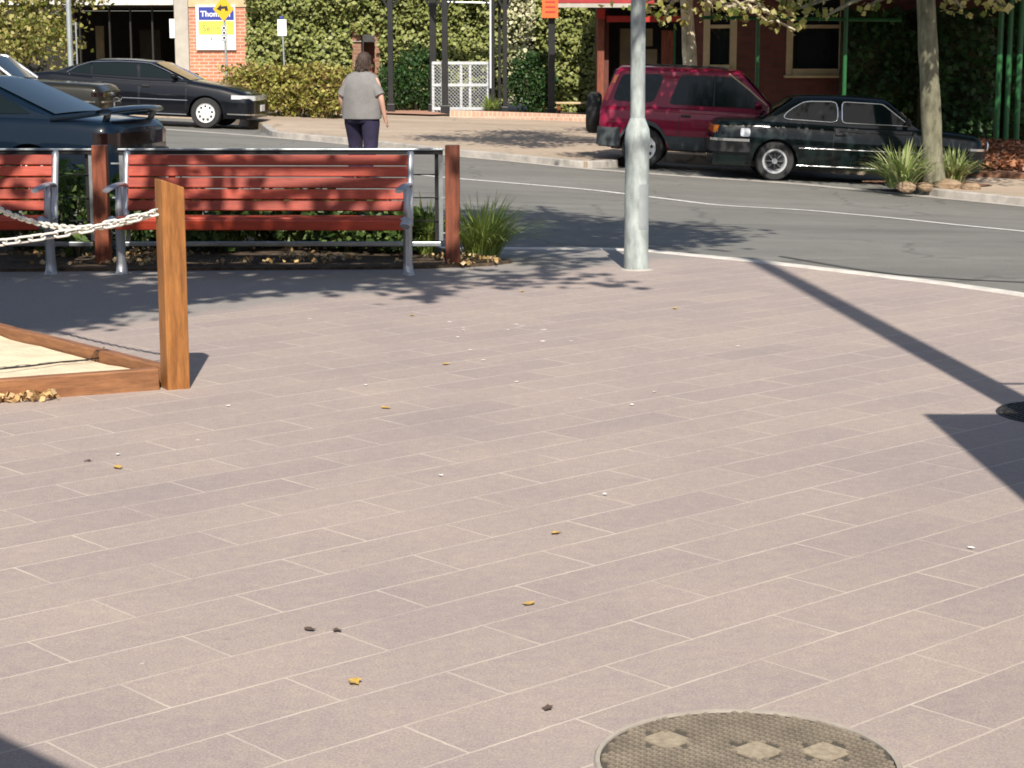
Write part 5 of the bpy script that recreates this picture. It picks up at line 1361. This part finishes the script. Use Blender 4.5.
# ivy mass on the house & behind the tree
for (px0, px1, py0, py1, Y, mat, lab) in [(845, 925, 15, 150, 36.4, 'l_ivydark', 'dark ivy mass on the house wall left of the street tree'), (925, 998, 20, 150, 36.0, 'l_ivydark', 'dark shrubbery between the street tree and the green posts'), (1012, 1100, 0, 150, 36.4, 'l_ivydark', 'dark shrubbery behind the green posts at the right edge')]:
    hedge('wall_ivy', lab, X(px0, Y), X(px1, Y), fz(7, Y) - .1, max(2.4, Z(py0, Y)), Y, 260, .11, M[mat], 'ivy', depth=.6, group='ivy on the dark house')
# garden bank at far right: mulch, rocks, timber edge
mound = [G(968, 187), G(1024, 192), G(1100, 196)]
Ym = G(990, 187).y
o = sheet('mulch_bank', [(X(956, Ym), Ym - .1), (X(1120, Ym), Ym - 1.2), (X(1120, 33), 33.4), (X(962, 33), 33.4)], lambda x, y: fz(x, y) + .02 + .11 * max(0, min(1, (y - Ym + .9) / 3.5)) * 3.0 + .05 * noise.noise(Vector((x * 2, y * 2, 0))), M['mulch'], .25, skirt=.3)
tag(o, kind='structure')
lp = [(random.uniform(X(960, Ym), X(1100, Ym)), random.uniform(Ym - .1, 33), 0) for _ in range(2200)]
lp = np.array([(a, b, fz(a, b) + .06 + .33 * max(0, min(1, (b - Ym + .9) / 3.5)) + random.random() * .05) for a, b, _ in lp])
o = np_quads('leaf_litter', leaves(lp, .09, up=.9, aspect=1.3), leafmat('red_brown_litter', [(.20, .07, .035), (.32, .13, .06), (.45, .22, .12), (.12, .05, .03)], .1), origin=(7, 30, 0)); tag(o, 'red brown leaf litter on the garden bank at the right edge', 'leaf litter', kind='stuff')
gt = G(935, 187, fz)
sheet('tree_bed', [(gt.x + .95 * math.cos(a) * (1 + .1 * math.sin(3 * a)), gt.y + .42 + .46 * math.sin(a) * (1 + .1 * math.cos(4 * a))) for a in np.linspace(0, 2 * PI, 24)[:-1]], lambda x, y: fz(x, y) + .02 + .03 * noise.noise(Vector((x * 4, y * 4, 0))), M['mulch'], .15)
def rock(c, r, label):
    bm = bmesh.new(); bmesh.ops.create_icosphere(bm, subdivisions=3, radius=1)
    for v in bm.verts:
        k = 1 + .25 * noise.noise(v.co * 1.6 + Vector(c)) + .08 * noise.noise(v.co * 5 + Vector(c)); v.co = Vector((v.co.x * r[0] * k, v.co.y * r[1] * k, v.co.z * r[2] * k))
    me = bpy.data.meshes.new('rock'); bm.to_mesh(me); bm.free(); me.materials.append(M['rock'])
    o = link(bpy.data.objects.new('rock', me)); o.location = c; tag(o, label, 'rock', 'rocks round the street tree')
M['rock'] = surf('sandstone_rock', (.27, .19, .12), .9, var=.35, scale=4, bmp=.5, bdist=.03)
for px, py, r_, lab in [(908, 190, (.13, .11, .08), 'pale rock under the strappy plant, left of the street tree'), (927, 189, (.12, .10, .07), 'dark edged rock in front of the street tree trunk'), (950, 189, (.20, .13, .10), 'pale rounded rock just right of the street tree'), (973, 190, (.14, .11, .07), 'flat rock at the corner of the mulch bank')]:
    g = G(px, py, fz); rock((g.x, g.y + .1, g.z + r_[2] * .4), r_, lab)
pk = Yv - .6; mb = MB(); mb.box((X(1000, pk) + 0.4, pk, Z(152, pk)), (2.2, .18, .16)); tag(mb.build('stone_edge', M['rock'], None, origin=(X(1000, pk), pk, Z(155, pk)), bevel=.02), 'pale stone edge along the foot of the green posts', 'stone edge')
for px, py, n, L, sprd, lab in [(902, 188, 230, .76, .78, 'bright green strappy plant left of the street tree trunk'), (926, 184, 180, .70, .60, 'dark green strappy plant against the street tree trunk'), (955, 184, 190, .66, .62, 'green strappy plant right of the street tree trunk')]:
    g = G(px, py, fz); blades((g.x, g.y + .1, fz(g.x, g.y)), n, L, sprd, .035, M['l_agap'], 'strappy_plant', lab, 'plant', group='strappy plants round the street tree')

# ------------------------------------------------------------------ trees
def limb(mb, a, b, r0, r1, wig=.15, n=6, seg=8):
    a = Vector(a); b = Vector(b); L = (b - a).length; pts = []
    for i in range(n + 1):
        t = i / n; p = a.lerp(b, t); k = math.sin(t * PI) * wig * L * .3
        p += Vector((noise.noise(p * .9 + Vector((3, 0, 0))), noise.noise(p * .9 + Vector((0, 7, 0))), noise.noise(p * .9 + Vector((0, 0, 9))) + .25)) * k
        pts.append(p)
    mb.tube(pts, [r0 + (r1 - r0) * (i / n) for i in range(n + 1)], seg)
def tree(name, label, base, top, r0, r1, clusters, leafsize, lmat, bmat, per=900, bend=(0, 0), group=None, shell=.2, cat='tree', limbs=()):
    t = thing(name, label, cat, base, 0, group); base = Vector(base); top = Vector(top)
    mb = MB(); n = 10; pts = []; rr = []
    for i in range(n + 1):
        q = i / n; p = base.lerp(top, q) + Vector((math.sin(q * PI) * bend[0], math.sin(q * PI) * bend[1], 0)) ; p.z = base.z - .1 + (top.z - base.z + .1) * q
        pts.append(p); rr.append((r0 + (r1 - r0) * q) * (1.25 if i == 0 else 1.0) * (1 + .05 * math.sin(i * 2.3)))
    mb.tube(pts, rr, 14); mb.build('trunk', M[bmat], t, world=True, smooth=True)
    br = MB(); C = []
    for c, r, *dn_ in clusters:
        c = Vector(c); s0 = pts[int(n * random.uniform(.9, 1))]
        limb(br, s0, c, r1 * .55, .018, .5, 8)
        m = int(per * (dn_[0] if dn_ else 1) * (r[0] * r[1] * r[2]) ** (2 / 3.))
        # twigs and leaf sprays
        k = max(4, m // 28)
        for q in range(k):
            e = Vector(blob_points(c, r, 1, shell)[0])
            if q % 3 == 0: limb(br, c.lerp(e, .1), e, .011, .004, .4, 3, 4)
            d = rng.normal(size=(m // k, 3)) * np.array([.24, .24, .16]) * (r[0] ** .4)
            C.append(np.array(e) + d)
    for (xa_, ya_), (xb_, yb_), h_ in limbs:
        p_ = Vector((xa_ - SDX * cot * h_, ya_ - SDY * cot * h_, h_)); q_ = Vector((xb_ - SDX * cot * h_, yb_ - SDY * cot * h_, h_ + .1))
        limb(br, pts[-1], p_, .09, .045, .4, 6); limb(br, p_, q_, .045, .012, .8, 8)
        for k_ in range(7):
            e_ = p_.lerp(q_, .25 + k_ * .11); f_ = e_ + Vector((random.uniform(.1, .45), random.uniform(-.35, .35), random.uniform(-.1, .2))); limb(br, e_, f_, .014, .004, .5, 3, 5)
            C.append(np.array(f_) + rng.normal(size=(9, 3)) * .10)
    br.build('branch', M[bmat], t, world=True, smooth=True)
    C = np.concatenate(C); np_quads('crown', leaves(C, leafsize, up=.6, aspect=1.15), M[lmat], t)
    return t
random.seed(31)
# shadow direction: sun from behind the camera, slightly right, elevation 43 deg
EL = R(43); SDX, SDY = -.066, 1.0
cot = 1 / math.tan(EL)
def cl(sx, sy, h, r, rz_=None, dn=1.):  # crown cluster whose shade falls round (sx, sy)
    return ((sx - SDX * cot * h, sy - SDY * cot * h, h), (r, r, rz_ or r * .7), dn)
tree('shade_tree', 'leafy street tree standing left of the benches, outside the picture', (-4.9, 10.6, 0), (-4.6, 10.2, 3.3), .19, .14,
     [cl(-3.4, 11.3, 4.9, .9, dn=1.2), cl(-2.7, 12.1, 5.0, .75, dn=1.1), cl(-3.6, 12.4, 5.0, .9), cl(-2.1, 12.8, 4.8, .55, dn=.8), cl(-1.3, 12.9, 5.0, .5, dn=.7), cl(-2.9, 10.9, 4.9, .45, dn=.8), cl(-4.0, 13.4, 5.2, .9, dn=.6), cl(-3.2, 14.0, 5.2, .5, dn=.3), cl(-2.3, 14.1, 5.3, .6, dn=.26), cl(-1.4, 13.8, 5.2, .5, dn=.24), cl(-3.1, 16.0, 5.6, 1.0, dn=.8), cl(-1.4, 16.0, 5.5, .8, dn=.6), cl(-4.8, 12.5, 5.4, 1.3), cl(-5, 15, 5.8, 1.5)],
     .13, 'l_shade', 'bark', 1500)
tree('shade_tree', 'tall street tree with spreading limbs behind the photographer side, outside the picture', (-3.9, 4.6, 0), (-3.0, 6.4, 4.3), .20, .15,
     [cl(-.6, 12.7, 5.6, .4, dn=.6), cl(-1.7, 12.4, 5.6, .35, dn=.6), cl(.1, 16.4, 6.0, 1.0, dn=1.3), cl(-.2, 15.4, 6.0, .6), cl(.9, 18.2, 6.3, 1.3, dn=1.3), cl(1.2, 16.2, 6.1, .6), cl(-.2, 20.0, 6.6, 1.0), cl(1.6, 16.8, 6.0, .55), cl(-1.2, 17.6, 6.6, .8), cl(.15, 14.6, 6.0, .45, dn=.6), cl(-.9, 13.4, 5.4, .4)],
     .13, 'l_shade', 'bark', 1300, limbs=[((-3.2, 12.0), (-.9, 12.75), 5.2), ((-2.4, 12.25), (.35, 13.2), 5.4), ((-1.2, 12.7), (.5, 12.75), 5.4), ((-.6, 13.0), (.55, 13.9), 5.4), ((-3.0, 12.9), (-.4, 13.35), 5.0)])
# plane tree in the island
g = G(940, 187, fz); by = g.y + .20; bx = P(936, 150, by).x; tz = fz(bx, by)
tx = P(925, 0, by).x
def gcl(sx, sy, sz, h, r): return ((sx - SDX * cot * (h - sz), sy - SDY * cot * (h - sz), h), (r, r, r * .65))
tree('plane_tree', 'mottled grey street tree trunk in the planted island beside the green black sedan', (bx, by, tz), (P(924, -45, by).x, by, Z(-45, by)), .155, .135,
     [((bx - 1.0, by - .5, 4.6), (1.2, 1.1, .9)), ((bx + .9, by - .6, 4.5), (1.2, 1.0, .9)), ((bx - .2, by + .6, 4.6), (1.4, 1.2, .9)), gcl(3.3, 30.4, .7, 4.2, 1.0), gcl(4.6, 30.2, .4, 4.0, 1.15), gcl(5.8, 30.0, .4, 4.2, 1.1), gcl(7.0, 29.6, .4, 4.2, 1.2), gcl(5.2, 30.4, .8, 5.0, 1.1), gcl(6.6, 31.5, .8, 5.4, 1.3), gcl(8.6, 33.6, .5, 5.0, 1.5), gcl(10, 32.0, .5, 4.6, 1.4), gcl(8.2, 31.2, .5, 4.7, .9), gcl(6.4, 28.2, 1.6, 5.2, .55), ((bx + 2.4, by + 1.0, 4.1), (1.2, 1.0, .9)), ((bx + 1.4, by + 1.6, 3.6), (1.0, .9, .6)), ((bx + 3.5, by + 2, 4.2), (1.5, 1.3, 1.0)),
      (tuple(P(800, 8, by)), (.40, .35, .16), .5), (tuple(P(826, 16, by)), (.16, .16, .08), .5), (tuple(P(868, 6, by)), (.2, .2, .1), .5), (tuple(P(962, 8, by + 1)), (.25, .25, .12), .5), (tuple(P(1003, 6, by)), (.25, .25, .12), .5), gcl(4.0, 31.0, 1.2, 4.8, .8)],
     .105, 'l_plane', 'bark', 1500, group='street trees on the far side')
# pale trunk behind the maroon car
Yt = 34.2; bx2 = X(690, Yt)
tree('plane_tree', 'pale sunlit street tree trunk rising behind the maroon off roader', (bx2 + .12, Yt, fz(bx2, Yt)), (X(684, Yt), Yt, 2.9), .16, .10,
     [((bx2 + .3, Yt - 1.5, 3.35), (.9, .7, .55)), ((bx2 + 1.3, Yt - 1.9, 3.0), (.75, .6, .45)), (tuple(P(712, 5, 32)), (.35, .3, .14), .5), (tuple(P(745, 9, 32)), (.40, .3, .15), .5), (tuple(P(778, 19, 32)), (.25, .25, .12), .5), (tuple(P(795, 30, 32)), (.16, .16, .09), .5), (tuple(P(768, 22, 32)), (.2, .2, .07), .5), (tuple(P(640, 6, 32)), (.4, .3, .10), .5), (tuple(P(665, 14, 33)), (.35, .3, .16), .5), ((bx2 - 1.0, Yt - 1.2, 3.5), (.9, .8, .6)), gcl(2.2, 31.4, 1.2, 4.6, .8), gcl(1.4, 31.6, .8, 4.4, .55), ((bx2 - 2.6, Yt + .2, 4.2), (1.2, 1.0, .6)), ((bx2 - .3, Yt + 1.0, 5.0), (1.4, 1.2, .8)), gcl(-.4, 36.5, 0, 4.6, 1.2), gcl(.8, 37.0, 0, 4.8, 1.2), gcl(.2, 34.8, 0, 4.5, .8), gcl(2.4, 31.2, .5, 4.2, 1.0), gcl(3.4, 31.0, 1.0, 4.4, .9), gcl(3.0, 30.8, 1.0, 4.9, .6), gcl(-1.6, 36.4, 0, 4.4, .6)],
     .10, 'l_plane', 'barkpale', 1450, group='street trees on the far side')
# left foliage tree
Yf = 46.6; bx3 = X(18, Yf)
tree('street_tree', 'yellow green leafy tree in the top left corner', (bx3, Yf, fz(-12, Yf)), (bx3 + .1, Yf, 1.9), .16, .12,
     [((X(28, Yf), Yf - .3, 2.25), (1.15, .9, .85)), ((X(55, Yf), Yf - .2, 1.95), (.62, .6, .75)), ((X(8, Yf), Yf - .2, 1.9), (.9, .8, .7)), ((X(88, Yf), Yf - .2, 3.0), (.6, .5, .30)), ((X(60, Yf), Yf, 3.3), (1.2, 1.0, .7)), ((X(-10, Yf), Yf, 3.2), (1.3, 1.1, .9))],
     .10, 'l_plane', 'bark', 1700)
# continuation beyond the frame so that a step aside still shows a street
for (x, y, hgt, lab) in ((-24, 52, 6.5, 'large green tree beyond the left edge'), (17, 44, 6.5, 'large green tree beyond the right edge'), (-2, 64, 7.5, 'tall tree behind the hedges')):
    tree('background_tree', lab, (x, y, fz(x, y)), (x, y, 3.0), .25, .2, [((x + a, y + b, hgt * .62 + c_), (2.2, 2.0, 1.6)) for a, b, c_ in ((0, 0, 1.2), (-1.8, .3, 0), (1.8, -.2, .1), (.2, 1.4, .3), (0, -1.3, .1))], .3, 'l_ivy', 'bark', 190)
t = thing('rear_building', 'pale rendered building far behind the hedges', 'building', (-2, 62, 0))
wbox(t, 'wall', M['render'], -9, 12, 66, 74, -.2, 4.4); wbox(t, 'roof', M['plastic'], -9.3, 12.3, 65.7, 74.3, 4.4, 4.6)

# ------------------------------------------------------------------ things beside and behind the camera that throw shade into view
kt = thing('kiosk', 'green kiosk just outside the right edge', 'kiosk', (3.05, 4.35, 0))
hk = 2.60; kx = 2.0; ky = 8.02 - hk * cot
mb = MB(); mb.box((1.05, ky - 4.35 - 1.0, hk / 2), (2.1, 2.0, hk - .12)); o = mb.build('cabin', M['kiosk'], kt, bevel=.01); o.location = (kx - 3.05, 0, 0)
mb = MB(); mb.box((1.05, ky - 4.35 - 1.0, hk - .03), (2.2, 2.06, .06)); o = mb.build('roof', M['plastic'], kt, bevel=.01); o.location = (kx - 3.05 - .0, 0, 0)
mb = MB(); mb.box((-.004, ky - 4.35 - 1.0, 1.5), (.01, 1.4, .9)); o = mb.build('window', M['glass'], kt); o.location = (kx - 3.05, 0, 0)
pt_ = thing('sign_pole', 'tall slim steel pole just outside the right edge', 'street pole', (2.40, 6.0, 0))
mb = MB(); mb.tube([(0, 0, 0), (0, 0, 4), (0, 0, 8.1)], [.095, .088, .075], 14); mb.build('shaft', M['polegalv'], pt_, smooth=True)
mb = MB(); mb.bar((-.02, 0, 2.62), (.6, 0, 2.62), .02, .03); mb.build('bracket', M['polegalv'], pt_)
ut = thing('added_umbrella', 'unseen square cream umbrella added to shade the bottom left corner', 'umbrella', (-2.06, .50, 0), R(45))  # unseen, added and turned so its shade cuts the near left corner
mb = MB(); mb.tube([(0, 0, 0), (0, 0, 2.75)], .025, 10); mb.build('pole', M['redpost'], ut)
mb = MB(); h = 1.6; mb.add([(-h, -h, 2.25), (h, -h, 2.25), (h, h, 2.25), (-h, h, 2.25), (0, 0, 2.8), (-h, -h, 2.23), (h, -h, 2.23), (h, h, 2.23), (-h, h, 2.23), (0, 0, 2.78)], [(0, 1, 4), (1, 2, 4), (2, 3, 4), (3, 0, 4), (5, 9, 6), (6, 9, 7), (7, 9, 8), (8, 9, 5), (0, 5, 6, 1), (1, 6, 7, 2), (2, 7, 8, 3), (3, 8, 5, 0)]); mb.build('canopy', M['canvas'], ut)

for (xa_, xb_, y_, h_, m_, lab) in ((-34, -9, -13, 6.5, 'darkbrick', 'unseen brick shop row added behind the photographer, left part'), (-9, 8, -14, 7.2, 'render', 'unseen rendered shop added behind the photographer'), (8, 36, -13, 6.0, 'darkbrick', 'unseen brick shop row added behind the photographer, right part')):
    t = thing('shop_building', lab, 'building', ((xa_ + xb_) / 2, y_, 0))  # unseen row added to block low sky and darken the car reflections
    wbox(t, 'wall', M[m_], xa_, xb_, y_ - 8, y_, -.2, h_); wbox(t, 'roof', M['plastic'], xa_ - .002, xb_ + .002, y_ - 8.2, y_ + .1, h_, h_ + .2)
    n_ = int((xb_ - xa_) / 4)
    for k in range(n_):
        xm = xa_ + (k + .5) * (xb_ - xa_) / n_
        wbox(t, 'shop_window', M['glass'], xm - 1.4, xm + 1.4, y_ - .1, y_ + .04, .5, 2.6); wbox(t, 'upper_window', M['glass'], xm - .6, xm + .6, y_ - .1, y_ + .04, 3.9, 5.3)
    wbox(t, 'shop_awning', M['plastic'], xa_ + .2, xb_ - .2, y_ + .05, y_ + 2.6, 2.95, 3.1)
# ------------------------------------------------------------------ camera, light, world
cam = bpy.data.cameras.new('camera'); co = link(bpy.data.objects.new('camera', cam))
cam.sensor_width = 36; cam.lens = F * 36 / 1024; cam.clip_end = 2000; cam.clip_start = .05
co.location = (0, 0, CH); co.rotation_euler = (PI / 2 - PITCH, 0, 0); scene.camera = co
sd = Vector((-SDX, -SDY, math.tan(EL))).normalized()
sl = bpy.data.lights.new('sun', 'SUN'); sl.energy = 5.0; sl.angle = R(.53); sl.color = (1, .935, .84)
so_ = link(bpy.data.objects.new('sun', sl)); so_.rotation_euler = (-sd).to_track_quat('-Z', 'Y').to_euler(); so_.location = (0, -10, 20)
wd = bpy.data.worlds.new('World'); scene.world = wd; wd.use_nodes = True
nt = wd.node_tree; bg = nt.nodes['Background']; sky = nt.nodes.new('ShaderNodeTexSky'); sky.sky_type = 'NISHITA'
sky.sun_disc = False; sky.sun_elevation = EL; sky.sun_rotation = math.atan2(sd.x, sd.y); sky.altitude = 50; sky.dust_density = 1.5
nt.links.new(sky.outputs[0], bg.inputs['Color']); bg.inputs['Strength'].default_value = .092
scene.view_settings.view_transform = 'Standard'; scene.view_settings.look = 'None'; scene.view_settings.gamma = 1; scene.view_settings.exposure = .45
scene.cycles.max_bounces = 6
scene.cycles.filter_width = 1.8
